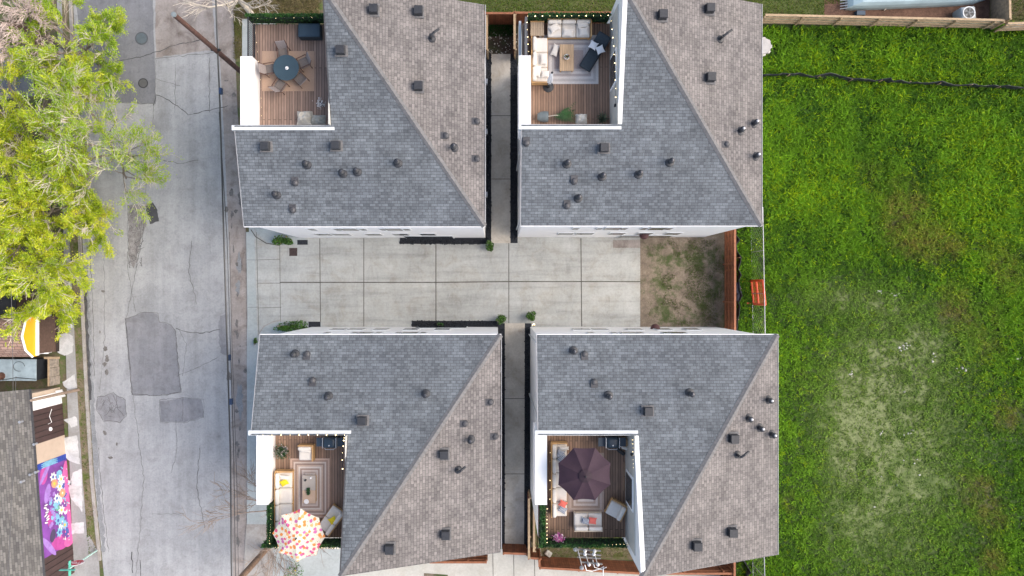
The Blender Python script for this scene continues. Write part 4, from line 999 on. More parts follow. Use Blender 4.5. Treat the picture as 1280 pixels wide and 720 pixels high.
# mural: abstract blossom painting on the wall, built as flat painted shapes
mural = wallpanel('mural', 574, 677, plain('mural_purple', (.19, .055, .30), .6, var=.3, scale=1.2), .06)
head = wallpanel('mural_border', 567, 574, plain('mural_blue', (.02, .05, .30), .6, var=.3, scale=5), .062)
rr = random.Random(21)
def mpt(s_, z): # s_ 0..1 along the mural
    p = along(574 + 103 * s_) + nw * .093; return Vector((p.x, p.y, z))
MC = {k: plain('mural_' + k, tuple(.78 * q_ + .04 for q_ in c), .6, var=.15, scale=4) for k, c in dict(pink=(.72, .10, .38), light_blue=(.20, .50, .72), deep_blue=(.02, .08, .38), white=(.80, .80, .80), yellow=(.80, .60, .03), violet=(.36, .18, .60), peach=(.72, .32, .16), magenta=(.50, .03, .32), dark=(.03, .01, .08), green=(.12, .4, .3)).items()}
lay = [0]
def blob(s_, z, a, b, c, rot=0, petals=0, pr=.35):
    lay[0] += 1; e = nw * (.0006 * lay[0]); P = []
    for k in range(26):
        t_ = 2 * math.pi * k / 26; r_ = 1 + (pr * math.cos(petals * t_) if petals else 0)
        u, v = a * r_ * math.cos(t_), b * r_ * math.sin(t_); u, v = u * math.cos(rot) - v * math.sin(rot), u * math.sin(rot) + v * math.cos(rot)
        zz = min(SH - .18, max(.03, z + v)); p = mpt(s_, zz) + dw * u; P.append(p + e)
    if (P[1] - P[0]).cross(P[2] - P[0]).dot(nw) < 0: P = P[::-1]
    MURAL.face(P, list(MC).index(c))
MURAL = MB()
for s_, z, a, b, c, r_ in ((.08, 2.3, .55, .35, 'magenta', .3), (.5, .2, 2.6, .22, 'pink', 0), (.2, .3, 1.0, .3, 'pink', .2), (.93, 1.3, .4, .8, 'magenta', .3), (.97, .4, .3, .5, 'pink', 0), (.9, 2.3, .2, .9, 'violet', .9), (.05, 2.1, .15, .9, 'violet', -.8), (.3, 2.1, .6, .25, 'violet', .4), (.6, 2.0, .5, .3, 'magenta', .1), (.8, 1.9, .4, .25, 'dark', .4)):
    blob(s_, z, a, b, c, r_)
for k in range(26): blob(rr.uniform(.12, .85), rr.uniform(.5, 1.5), rr.uniform(.12, .3), rr.uniform(.12, .3), rr.choice(['light_blue', 'light_blue', 'white', 'deep_blue', 'green', 'pink']), rr.random() * 3, rr.choice([0, 5, 6]), .25)
for k in range(15): blob(rr.uniform(.25, .68), rr.uniform(1.5, 2.2), .14, .14, 'violet' if k % 3 else 'light_blue', 0, 5, .2)
for s_, z in ((.14, 1.5), (.28, .95), (.40, 1.3), (.56, .95), (.66, 1.35), (.80, 1.3), (.20, .8), (.75, .75)): blob(s_, z, .26, .26, 'light_blue' if s_ > .6 else 'white', 0, 7, .3); blob(s_, z, .10, .10, 'yellow' if z < 1.1 else 'deep_blue')
for s_, z in ((.22, 1.45), (.37, .75)): blob(s_, z, .26, .3, 'peach', .2); blob(s_, z, .1, .1, 'yellow')
for k in range(8):          # loose white brush script, unreadable in the picture
    s_ = .42 + .028 * k; blob(s_, 2.35 + .1 * math.sin(k * 2), .05, .16, 'white', .4 * math.sin(k)); 
for k in range(40): blob(rr.uniform(.05, .95), rr.uniform(.15, 1.1), rr.uniform(.03, .07), rr.uniform(.03, .09), rr.choice(['white', 'light_blue', 'white', 'pink']), rr.random() * 3)
MURAL.build('painted_blossoms', list(MC.values()), mural)
mb = MB()
for k in range(9):
    p = along(567.6 + k * .7) + nw * .1; mb.box((p.x, p.y, 1.7), (.05, .02, .9 + .3 * (k % 3)), math.atan2(dw.y, dw.x))
mb.build('border_strokes', MC['light_blue'], head)
# conduit and fittings on the shop roof
mb = MB(); pts = [W(20, 470, 3.9), W(18, 520, 4.15), W(19, 560, 4.1), W(15, 620, 4.05), W(9, 725, 4.1)]; mb.tube(pts, .012, 5); mb.build('roof_conduit', M_VENT2, shop)
for px, py in ((23, 528), (25, 603), (36, 594), (43, 591), (41, 556)): 
    p = W(px, py, 3.9 if px < 30 else 3.35); MB().lathe((p.x, p.y, p.z - .35), [(.07, 0), (.05, .2), (.08, .22), (.08, .28)], 8).build('roof_pipe', M_CHROME, shop)
mb = MB()
p = along(517) + nw * .12; mb.tube([p + Vector((0, .5, 1.2)), p + Vector((.05, .1, 1.5)), p + Vector((.1, -.3, 1.35)), p + Vector((.1, -.35, 1.7))], .016, 5); mb.lathe((p.x + .08, p.y - .7, 1.4), [(.04, 0), (.13, .06), (.05, .12)], 10)
mb.build('wall_lamp', M_WHITE, shop)
# small gabled house, yellow gable
hs_ = thing('small_house', 'small brown shingled house with bright yellow gable and white trim', 'house', W(10, 420))
zE, zS, zA = 2.67, 3.3, 3.6
yN, yS = -1.60, -4.12; yM = -2.82; xg = -28.15; xw = xg - 8
prof = [(yS, zE), (-3.65, zS), (yM, zA), (-1.93, zS), (yN, zE)]
mb = MB(); mb.prism([(xw, yS + .12), (xg - .05, yS + .12), (xg - .05, yN - .12), (xw, yN - .12)], 0, 2.5); mb.build('wall', plain('brown_siding', (.10, .06, .045), .8, var=.2, scale=6), hs_)
mb = MB(); g_p = [(xg, a_, b_ - .04) for a_, b_ in prof]; low = [(xg, yN, 2.2), (xg, yS, 2.2)]
mb.face(g_p + low if False else low[::-1] + g_p[::-1]); mb.face(([(xg - .08, b_, c_) for a_, b_, c_ in low[::-1] + g_p[::-1]])[::-1])
mb.build('gable', plain('bright_yellow_paint', (.80, .40, .008), .5, var=.04), hs_)
n = N('brown_shingle'); tc = n.new('ShaderNodeTexCoord'); bb = n.new('ShaderNodeTexBrick'); bb.offset = .5; n.ln(tc.outputs['UV'], bb.inputs['Vector'])
for k_, c_ in (('Color1', (.30, .18, .135)), ('Color2', (.42, .28, .22)), ('Mortar', (.14, .09, .07))): bb.inputs[k_].default_value = (*c_, 1)
bb.inputs['Scale'].default_value = 1; bb.inputs['Brick Width'].default_value = .4; bb.inputs['Row Height'].default_value = .2; bb.inputs['Mortar Size'].default_value = .02
M_BSH = n.col(bb.outputs[0], .9)
xr = xg + .02; vv = 0
for (ya_, za_), (yb_, zb_) in zip(prof, prof[1:]):
    l_ = math.hypot(yb_ - ya_, zb_ - za_); f = [(xw, ya_, za_), (xr, ya_, za_), (xr, yb_, zb_), (xw, yb_, zb_)]; uv = [(0, vv), (8, vv), (8, vv + l_), (0, vv + l_)]; vv += l_
    mb = MB(); mb.face(f, uv=uv); mb.face([(a_, b_, c_ - .07) for a_, b_, c_ in f][::-1], uv=uv[::-1]); mb.build('roof_slope', M_BSH, hs_)
mb = MB(); mb.tube([(xr + .03, a_, b_ + .01) for a_, b_ in prof], .075, 4); mb.build('rake_trim', M_WHITE, hs_)
MB().box((xg + .06, (yN + yS) / 2, 2.28), (.16, yN - yS - .1, .14)).build('beam', M_WHITE, hs_)
# porch box: floor and two white side rails
xp = W(63, 0, .4).x
MB().box(((xg + xp) / 2, (yN + yS) / 2, .2), (xp - xg, yN - yS - .2, .4)).build('porch_floor', wood('dark_porch_boards', (.085, .05, .04), .14, 0), hs_)
MB().box(((xg + xp) / 2 + .1, yS + .1, 1.35), (xp - xg, .07, .2)).build('porch_rail', M_WHITE, hs_)
MB().box(((xg + xp) / 2 - .1, yN - .1, 1.35), (xp - xg - .2, .07, .2)).build('porch_rail', M_WHITE, hs_)
MB().box((xp, (yN + yS) / 2, .75), (.06, yN - yS - .2, .7)).build('porch_front', plain('dark_brown_board', (.05, .03, .025), .7), hs_)
for yy in (yS + .1, yN - .1): MB().box((xp, yy, .9), (.1, .1, 1.1)).build('porch_post', M_WHITE, hs_)
t = thing('wicker_stool', 'round tan wicker stool on the dark porch of the yellow-gabled house', 'stool', W(46, 435, .4) + Vector((0, 0, 0)))
c = t.location; MB().lathe(tuple(c), [(.28, 0), (.33, .2), (.30, .40), (.02, .42)], 18).build('seat', plain('tan_wicker', (.30, .17, .09), .8, var=.3, scale=15), t)
# light blue flat roof shed, black roof strips, planks
t = thing('flat_roof_shed', 'light blue flat-roofed shed between the brown roof and the long shop', 'shed', W(10, 462))
p0, p1 = W(-30, 449, 1.3), W(45, 476, 1.3)
MB().box(((p0.x + p1.x) / 2, (p0.y + p1.y) / 2, .62), (p1.x - p0.x - .04, p0.y - p1.y - .06, 1.24)).build('wall', M_TARP, t)
MB().box(((p0.x + p1.x) / 2, (p0.y + p1.y) / 2, 1.28), (p1.x - p0.x, p0.y - p1.y, .08)).build('roof', plain('blue_grey_paint', (.30, .38, .42), .6, var=.25, scale=1.5), t)
mb = MB(); p = W(24, 458, 1.35)
mb.tube([p + Vector((.35 * math.cos(k / 12 * 5), .3 * math.sin(k / 12 * 5), .02)) for k in range(13)], .012, 4); mb.tube([W(3, 475, 1.35), W(20, 472, 1.35), W(45, 474, 1.35)], .02, 5)
mb.build('cable', M_BLACK, t)
c = W(2, 470, 1.32); t = thing('rusty_drum', 'rusty round drum on the edge of the light blue shed roof', 'drum', c); MB().lathe(tuple(c), [(.24, 0), (.24, .4), (.18, .42), (.18, .35), (.02, .35)], 16).build('body', M_RUST, t)
A_, B_ = W(73, 447), W(75, 480); t = thing('plank_gate', 'weathered grey plank gate between the sidewalk and the light blue shed', 'gate', (A_ + B_) / 2)
for k in range(3):
    a_ = A_ + (B_ - A_) * (k / 3 + .17); MB().box((a_.x, a_.y, .48), (.05, (A_ - B_).length / 3 - .02, .95)).build('plank', plain('grey_plank', (.27, .23, .19), .85, var=.35, scale=5), t)
MB().box((A_.x + .2, A_.y + .08, .95), (.95, .14, .08)).build('top_rail', M_RAIL2, t)
MB().box((A_.x, (A_.y + B_.y) / 2, .97), (.09, (A_ - B_).length, .05)).build('cap_board', M_RAIL2, t)
t = thing('notice_board', 'small white notice board leaning by the foot of the wooden pole', 'sign', W(80, 492))
p = W(80, 491); MB().box((p.x, p.y, .35), (.06, .5, .6), .5).build('board', M_WHITE, t)
# dark roof partly under the tree
t = thing('dark_shed', 'dark roofed shed mostly hidden by the yellow-green tree', 'shed', W(5, 382)); p0, p1 = W(-40, 366, 2.4), W(20, 392, 2.4)
MB().box(((p0.x + p1.x) / 2, (p0.y + p1.y) / 2, 1.15), (p1.x - p0.x - .2, p0.y - p1.y - .2, 2.3)).build('wall', M_BRN, t)
MB().box(((p0.x + p1.x) / 2, (p0.y + p1.y) / 2, 2.36), (p1.x - p0.x, p0.y - p1.y, .12)).build('roof', plain('near_black_roofing', (.018, .018, .02), .8, var=.3), t)
MB().box(((p0.x + p1.x) / 2, p0.y + .02, 2.5), (p1.x - p0.x, .3, .1)).build('edge_board', plain('grey_teal_board', (.25, .32, .34), .6), t)
# ------------------------------------------------------------------ poles, wires, signs
def pole(label, base, h, r, mat, cap=None, name='utility_pole', cat='utility pole', lean=(0, 0)):
    t = thing(name, label, cat, base); b = Vector(base)
    MB().tube([b, b + Vector((lean[0] * .5, lean[1] * .5, h * .5)), b + Vector((lean[0], lean[1], h))], [r * 1.15, r, r * .85], 12).build('shaft', mat, t, smooth=False)
    if cap: MB().lathe((b.x + lean[0], b.y + lean[1], h), [(r * .87, -.05), (r * .87, .02), (.02, .03)], 12).build('cap', cap, t)
    return t
p1 = pole('brown wooden utility pole rising beside the deck of the upper left townhouse', W(331, 115), 12.2, .14, M_POLE, plain('grey_end_grain', (.16, .19, .20), .8), lean=(-.1, .1))
MB().box((W(331, 115).x - .03, W(331, 115).y + .05, 7.6), (.5, .1, .12)).build('cross_bracket', M_BLACK, p1)
p2 = pole('brown wooden utility pole by the street below the lower left deck', W(335, 684), 12.2, .17, plain('greyed_pole_wood', (.20, .13, .09), .85, var=.3, scale=5), plain('grey_end_grain', (.16, .19, .20), .8))
pole('weathered crooked wooden pole leaning over the white wall of the shop', W(99, 487), 4.4, .09, plain('bleached_pole_wood', (.28, .21, .16), .85, var=.3, scale=5), name='wooden_pole', cat='pole', lean=(-.1, .02))
pole('thin steel post with pale cap at the top left sidewalk', W(75, 20), 1.9, .04, M_POLE, M_TRIM, name='steel_post', cat='post')
def wire(label, pts, r=.018, mat=M_BLACK, extra=None, group=None):
    P = []
    for a_, b_ in zip(pts, pts[1:]):
        for k in range(8): P.append(a_ + (b_ - a_) * k / 8)
    P.append(pts[-1]); mb = MB().tube(P, r, 5); t = thing('overhead_cable', label, 'cable', P[0]); mb.build('line', mat, t)
    for e in (extra or []): MB().box(tuple(e), (.14, .32, .22)).build('splice_case', plain('blue_black_case', (.02, .04, .09), .5), t)
    return t
wire('thick black overhead cable along the right side of the street', [W(269, -30, 7.6), W(272, 60, 7.4), W(275, 130, 7.1), W(280, 300, 6.6), W(284, 430, 6.5), W(288, 560, 6.8), W(290, 760, 7.4)], .045, M_BLACK, [W(286, 447, 6.4), W(289, 502, 6.6), W(276, 114, 7.2)])
wire('thin black overhead wire just right of the thick cable', [W(274, 140, 6.6), W(284, 300, 6.2), W(288, 430, 6.1), W(292, 560, 6.3), W(295, 760, 6.9)], .022)
wire('faint overhead wire running closest to the townhouses', [W(287, 290, 5.9), W(290, 430, 5.8), W(296, 600, 6), W(299, 760, 6.2)], .015)
wire('faint overhead wire crossing the rooftops at the left edge', [W(14, 360, 7.5), W(16, 450, 7.3), W(17, 560, 7.2), W(10, 740, 7.4)], .012, M_VENT2)
# stop sign and street name blades
b = W(95.5, 705, 2.25); b.z = 0; t = thing('stop_sign', 'red stop sign on a pale green post at the bottom left corner', 'stop sign', b)
MB().tube([b, b + Vector((0, 0, 3.1))], .045, 8).build('post', plain('pale_green_post', (.40, .62, .56), .5), t)
M_RED = plain('sign_red', (.48, .012, .03), .4, var=.05)
pc = b + Vector((-.0, .07, 2.25)); Rr = .46
def octo(r, yy, dz=0): return [(pc.x + r * math.cos(R(22.5 + 45 * k)), pc.y + yy, pc.z + dz + r * math.sin(R(22.5 + 45 * k))) for k in range(8)]
mb = MB(); f = octo(Rr, 0.012); bk = octo(Rr, 0); mb.face(bk); mb.face(f[::-1])
for k in range(8): mb.face([bk[k], f[k], f[(k + 1) % 8], bk[(k + 1) % 8]])
pl = mb.build('plate', M_WHITE, t)
mb = MB(); mb.face(octo(Rr * .92, .016)[::-1]); mb.build('face', M_RED, pl)
def text(body, size, loc, rot, mat, parent, name, ext=.004):
    cu = bpy.data.curves.new(name, 'FONT'); cu.body = body; cu.size = size; cu.extrude = ext; cu.align_x = 'CENTER'; cu.align_y = 'CENTER'
    tmp = bpy.data.objects.new(name, cu); COL.objects.link(tmp); dg = bpy.context.evaluated_depsgraph_get(); me = bpy.data.meshes.new_from_object(tmp.evaluated_get(dg))
    bpy.data.objects.remove(tmp); o = bpy.data.objects.new(name, me); me.materials.clear(); me.materials.append(mat); COL.objects.link(o); o.parent = parent
    off = Vector((0, 0, 0)); q = parent
    while q is not None: off += q.location; q = q.parent
    o.location = Vector(loc) - off; o.rotation_euler = rot; return o
text('STOP', .36, (pc.x, pc.y + .022, pc.z), (R(90), 0, R(180)), M_WHITE, pl, 'lettering')
t2 = thing('street_name_sign', 'teal street name blades crossing above the stop sign', 'street sign', b + Vector((0, 0, 2.75)))
M_TG = plain('sign_teal', (.10, .48, .36), .5, var=.1)
MB().box((b.x, b.y, 2.9), (.03, .9, .2)).build('blade', M_TG, t2); MB().box((b.x, b.y, 3.12), (.9, .03, .2)).build('blade', M_TG, t2)
MB().box((b.x, b.y, 2.75), (.08, .08, .06)).build('bracket', M_CHROME, t2)
# small things at the top right
c = W(1199, 23); t = thing('air_conditioner', 'grey outdoor air conditioning unit on the brown mulch', 'air conditioner', c, R(6))
loc = (0, 0)
MB().cushion((0, 0, .45), (.95, .85, .9), 0, .12, n=10).build('casing', plain('ac_grey', (.30, .33, .35), .5), t, smooth=True, world=False)
MB().lathe((0, 0, .9), [(.40, 0), (.40, .03), (.33, .03), (.33, .005)], 28).build('fan_ring', plain('ac_pale', (.55, .57, .58), .5), t, world=False)
mb = MB().lathe((0, 0, .905), [(.33, 0), (.33, .006), (.01, .006)], 28); mb.build('fan_opening', M_BLACK, t, world=False)
mb = MB()
for k in range(5):
    a_ = k * 2 * math.pi / 5; mb.face([(0.05 * math.cos(a_), .05 * math.sin(a_), .93), (.3 * math.cos(a_ - .3), .3 * math.sin(a_ - .3), .94), (.3 * math.cos(a_ + .3), .3 * math.sin(a_ + .3), .925)])
mb.lathe((0, 0, .92), [(.08, 0), (.08, .03), (.01, .035)], 10); mb.build('fan_blades', plain('fan_grey', (.12, .13, .14), .5), t, world=False)
# camper trailer, light blue roof, only its lower side in frame
t = thing('covered_boat', 'pale blue upturned boat hull lying beyond the weathered fence', 'boat', W(1150, -20))
mb = MB(); base = [W(1056, 13), W(1062, 13.5), W(1100, 12.5), W(1140, 10.5), W(1190, 8.5), W(1215, 6), W(1232, 0), W(1240, -10), W(1232, -22), W(1150, -34), W(1056, -34)]
cc_ = sum(base, Vector()) / len(base); rings = []
for k_, z_ in ((0, .05), (.0, .35), (.08, .62), (.24, .85), (.5, 1.0), (.8, 1.06)): rings.append([Vector((p.x + (cc_.x - p.x) * k_ * .6, p.y + (cc_.y - p.y) * k_, z_)) for p in base])
for la, lb in zip(rings, rings[1:]):
    for k in range(len(base)): k2 = (k + 1) % len(base); mb.face([la[k2], la[k], lb[k], lb[k2]])
mb.face(rings[-1][::-1]); mb.build('hull', plain('pale_blue_gelcoat', (.38, .50, .54), .4, var=.12, scale=1.2), t, smooth=True)
for k in range(4): p = W(1052, 1 + k * 3.4, .5); MB().tube([p + Vector((-.1, 0, 0)), p + Vector((.3, 0, .15)), p + Vector((.35, 0, -.2))], .03, 5).build('cleat', M_CHROME, t)
tag(center(MB().box(tuple(W(1075, 17, .15)), (.6, .3, .3), 0, top=(.9, .9)).build('storage_box', plain('dark_blue_box', (.02, .05, .09), .5))), 'small dark blue box on the mulch near the left end of the boat', 'box')
# fallen sticks
for (a_, b_, lb) in (((1105, 13), (1114, 6), 'short pale stick on the mulch just below the upturned boat'), ((1158, 9), (1162, 7), 'tiny pale stick on the mulch near the air conditioner')):
    tag(center(MB().tube([W(*a_, .1), W(*b_, .25)], .03, 5).build('stick', M_TWIG)), lb, 'stick')
# metal frame with insulators behind the lower right hedge
b = W(716, 637); t = thing('service_mast', 'grey metal mast rack with white insulators behind the lower right hedge', 'service mast', b)
zt = 7.6
b = W(740, 703, zt); b = Vector((b.x, b.y, 0)); t.location = b
MB().tube([b, b + Vector((0, 0, zt + .3))], .10, 10).build('mast', M_POLE, t)
q = lambda px, py, z: W(px, py, z)
for ya, yb in ((686.5, 688.5), (691.5, 694), (696, 698), (702.5, 705)):
    A_, B_ = q(722, ya, zt + .5), q(751, yb, zt + .5)
    if ya > 700: A_, B_ = q(726, ya, zt + .5), q(753, yb, zt + .5)
    MB().box(tuple((A_ + B_) / 2), ((B_ - A_).length, .07, .09), math.atan2((B_ - A_).y, (B_ - A_).x)).build('crossbar', plain('greyed_steel', (.20, .19, .18), .6, var=.2, scale=8), t)
for xa, ya, xb, yb in ((730, 688, 736, 705), (742, 688, 747, 706), (722, 686, 727, 706)):
    MB().tube([q(xa, ya, zt + .65), q(xb, yb, zt + .65)], .025, 6).build('long_bar', plain('light_steel', (.35, .35, .35), .5), t)
for x_, y_ in ((731, 688), (743, 688), (736, 705), (747, 705), (731, 692), (742, 692)):
    p = q(x_, y_, zt + .6); MB().lathe(tuple(p), [(.06, 0), (.09, .05), (.05, .07), (.09, .11), (.06, .16), (.02, .19)], 10).build('insulator', M_WHITEF, t)
for k, (x_, y_) in enumerate(((719, 686), (727, 709))):
    p = q(x_, y_, zt + .4); MB().lathe(tuple(p), [(.09, 0), (.12, .06), (.10, .16), (.04, .22)], 10).build('fuse_drum', M_CHROME, t)
mb = MB(); mb.tube([q(731, 706, zt + .5), q(733, 713, zt + .2), q(740, 714, zt), q(750, 711, zt), q(755, 708, zt + .4), q(754, 712, zt), q(754, 722, zt - .3)], .025, 5); mb.tube([q(741, 700, zt + .6), q(743, 709, zt + .3), q(752, 712, zt + .2), q(758, 709, zt + .4)], .02, 5)
mb.build('loose_wires', M_WHITEF, t)
mb = MB()
for x_, y_ in ((684, 691), (687, 693)): mb.cushion(tuple(W(x_, y_, .12)), (.35, .25, .2), 1, .06)
tag(center(mb.build('rubble', M_ROCK, smooth=True)), 'two pale stones lying in the mossy yard behind the fence', 'stones')
# ------------------------------------------------------------------ trees
def tree(name, label, base, height, crown, seed, leafmat_=None, barkm=M_BARK, twigm=M_TWIG, leaf=.10, nleaf=8, levels=4, spread=.85, trunk_r=.16, fork=.32, kids=5, group=None, up=.35, droop=0, lean=(0, 0), leafdens=1.0):
    """recursive branching: trunk > limbs > branches > twigs, leaves along the twigs"""
    rr = random.Random(seed); b = Vector(base); t = thing(name, label, 'tree' if height > 2.5 else 'shrub', base, group=group)
    tr, tw, lf = MB(), MB(), []
    top = b + Vector((lean[0], lean[1], height * fork))
    tr.tube([b, (b + top) / 2 + Vector((rr.uniform(-.08, .08), rr.uniform(-.08, .08), 0)), top], [trunk_r * 1.2, trunk_r, trunk_r * .85], 9)
    def grow(p, d_, ln, r_, lev):
        n_ = 4; pts = [p]; q_ = Vector(p); dd = Vector(d_)
        for k in range(n_):
            dd = (dd + Vector((rr.gauss(0, .13), rr.gauss(0, .13), rr.gauss(0, .09) + (.02 if lev < 2 else -droop)))).normalized(); q_ = q_ + dd * ln / n_; pts.append(Vector(q_))
        r1 = r_ * .55; rad = [r_ + (r1 - r_) * k / n_ for k in range(n_ + 1)]
        (tr if lev <= 1 else tw).tube(pts, rad, 7 if lev == 0 else 5 if lev == 1 else 3, cap=False)
        if lev >= levels - 1:
            for k in range(2, n_ + 1):
                for _ in range(nleaf // 2): lf.append((pts[k] + Vector((rr.gauss(0, 1), rr.gauss(0, 1), rr.gauss(0, 1))) * .11, dd))
        if lev >= levels:
            for k in range(1, n_ + 1):
                for _ in range(nleaf): lf.append((pts[k] + Vector((rr.gauss(0, 1), rr.gauss(0, 1), rr.gauss(0, 1))) * .07, dd))
            return
        m_ = kids if lev == 0 else rr.choice((3, 4, 4))
        for k in range(m_):
            s_ = .35 + .65 * (k + rr.random()) / m_ if lev else .4 + .6 * (k + rr.random()) / m_; i_ = min(n_ - 1, int(s_ * n_)); pp = pts[i_] + (pts[i_ + 1] - pts[i_]) * (s_ * n_ - i_) if i_ < n_ else pts[-1]
            ax = dd.cross(Vector((rr.gauss(0, 1), rr.gauss(0, 1), rr.gauss(0, 1)))).normalized(); nd = (Matrix.Rotation(rr.uniform(.25, .7), 3, ax) @ dd); nd.z = nd.z * .8 + (.12 if lev < 2 else 0)
            grow(pp, nd.normalized(), ln * rr.uniform(.5, .75), max(.014, r1 * .75), lev + 1)
    nl = 7
    for k in range(nl):
        a_ = 2 * math.pi * (k + rr.uniform(-.3, .3)) / nl; el = up + rr.uniform(0, .75) * (1 if k % 2 else .45)
        d_ = Vector((math.cos(a_) * math.cos(el), math.sin(a_) * math.cos(el), math.sin(el)))
        grow(top - Vector((0, 0, rr.uniform(0, .3))), d_, crown * spread * rr.uniform(.55, .8), trunk_r * .5, 0)
    tr.build('trunk', barkm, t)
    tw.build('branches', twigm, t)
    if leafmat_:
        random.seed(seed); lf = [p for p in lf if random.random() < leafdens and (mnoise.noise(p[0] * 1.3) > -.22)]
        MB().sprigs(lf, leaf * 1.35).build('crown', leafmat_, t)
    return t
g_ = 'leafing trees along the left sidewalk'
def tb(px, py, z): p = W(px, py, z); return (p.x, p.y, 0)
tree('street_tree', 'big yellow-green tree at the left edge above the yellow-gabled house', tb(42, 290, 2.0), 8.0, 5.4, 11, M_LEAF, leaf=.085, nleaf=10, group=g_)
tree('street_tree', 'yellow-green tree with pale twigs at the left edge, second one down', tb(48, 160, 2.0), 7.6, 5.2, 12, M_LEAF, leaf=.085, nleaf=10, group=g_)
tree('street_tree', 'thinner green tree at the top, overhanging the sidewalk by the dark asphalt', tb(104, 62, 2.0), 6.0, 3.6, 13, M_LEAF2, leaf=.085, nleaf=7, leafdens=.8, group=g_)
tree('street_tree', 'open green tree reaching furthest over the street above the small dark patch', tb(138, 190, 2.6), 6.6, 5.2, 14, M_LEAF2, leaf=.08, nleaf=6, leafdens=.7, group=g_)
tree('street_tree', 'green tree whose lower branches hang over the yellow gable', tb(66, 345, 2.0), 5.6, 3.2, 15, M_LEAF, leaf=.095, nleaf=7, group=g_)
tree('street_tree', 'yellow-green tree at the left edge level with the small dark road patch', tb(30, 232, 2.0), 7.2, 4.2, 25, M_LEAF, leaf=.085, nleaf=10, group=g_)
tree('street_tree', 'short leafy tree between the yellow-green trees and the kerb', tb(88, 255, 2.0), 5.6, 3.4, 26, M_LEAF, leaf=.085, nleaf=8, group=g_)
tree('bare_tree', 'leafless pinkish-twigged tree in the top left corner', tb(20, 24, 4.5), 9.5, 3.2, 16, None, twigm=plain('pinkish_twig', (.52, .42, .38), .9, var=.15), up=.5)
tree('bare_tree', 'leafless pale-branched tree spreading over the brown utility pole', tb(286, -14, 4), 8.5, 4.2, 17, None, up=.3, levels=3, barkm=M_TWIG)
tree('bare_tree', 'thin leafless tree reaching over the street left of the flowered parasol', tb(340, 640, 2), 5.5, 4.6, 18, None, twigm=M_TWIG2, barkm=M_TWIG2, up=.15, levels=3, trunk_r=.09)
# shrubs
def shrub(label, px, py, rx, ry, h, n_, mat, seed, flowers=None, name='shrub', z0=.06, leaf=.12, group=None):
    rr = random.Random(seed); c = W(px, py); t = thing(name, label, 'shrub' if name == 'shrub' else 'plant', (c.x, c.y, z0), group=group)
    mb = MB()
    for _ in range(12):
        a_ = rr.uniform(0, 6.28); mb.tube([(c.x, c.y, z0), (c.x + rx * .3 * math.cos(a_), c.y + ry * .3 * math.sin(a_), z0 + h * .5), (c.x + rx * .7 * math.cos(a_), c.y + ry * .7 * math.sin(a_), z0 + h * .8)], .012, 4)
    mb.build('stems', M_BARK, t); pts = []
    lobes = [(rr.uniform(-.6, .6) * rx, rr.uniform(-.5, .5) * ry, rr.uniform(.35, .6)) for _ in range(5)] + [(0, 0, .8)]
    for _ in range(n_):
        lx, ly, lr = rr.choice(lobes); v = Vector((rr.gauss(0, 1), rr.gauss(0, 1), rr.gauss(0, 1))).normalized() * rr.uniform(.7, 1)
        pts.append((c.x + lx + v.x * rx * lr, c.y + ly + v.y * ry * lr, z0 + h * .5 + v.z * h * .45 * (.6 + lr * .5)))
    random.seed(seed); MB().leaves(pts, leaf).build('foliage', mat, t)
    if flowers: MB().leaves([p for p in pts if rr.random() < .04], .10).build('flowers', flowers, t)
    return t
shrub('rounded green shrub with yellow leaves below the upper left townhouse corner', 355, 300.5, .75, .42, .8, 900, M_GREEN3, 31, plain('yellow_leaf', (.45, .35, .03), .7))
shrub('long green shrub bed at the upper left corner of the lower left townhouse', 366, 406.5, 1.15, .36, .8, 1200, M_GREEN3, 32)
shrub('small green shrub at the top of the lower alley, left side', 625.5, 398, .38, .38, .9, 500, M_GREEN3, 33)
shrub('small green shrub at the top of the lower alley, right side', 663, 395, .38, .38, .9, 500, M_GREEN3, 34)
shrub('bushy green plant at the foot of the upper alley walkway', 612, 308, .36, .42, .8, 450, M_GREEN3, 35)
shrub('tiny dark plant against the north wall of the lower left townhouse', 550, 405, .25, .12, .4, 160, M_GREEN2, 36)
shrub('slender green sapling below the flowered parasol at the bottom edge', 372, 708, .75, .7, 1.6, 330, M_GREEN3, 37, M_YEL, leaf=.10)
shrub('small weed clump at the kerb corner by the lower left townhouse', 321, 427, .12, .3, .4, 120, M_GREEN3, 38)
shrub('green bush growing by the steel post in the top left corner', 57, 28, .4, .5, 1.2, 420, M_LEAF2, 39)
t = thing('path_light', 'lit warm lamp on the wall corner above the lower right townhouse', 'lamp', W(667, 406, 2.2))
p = W(667, 406, 2.2); MB().lathe(tuple(p), [(.05, 0), (.07, .1), (.03, .14)], 10).build('bulb', M_BULB, t); MB().box((p.x, p.y - .04, p.z + .16), (.1, .1, .04)).build('bracket', M_BLACK, t)
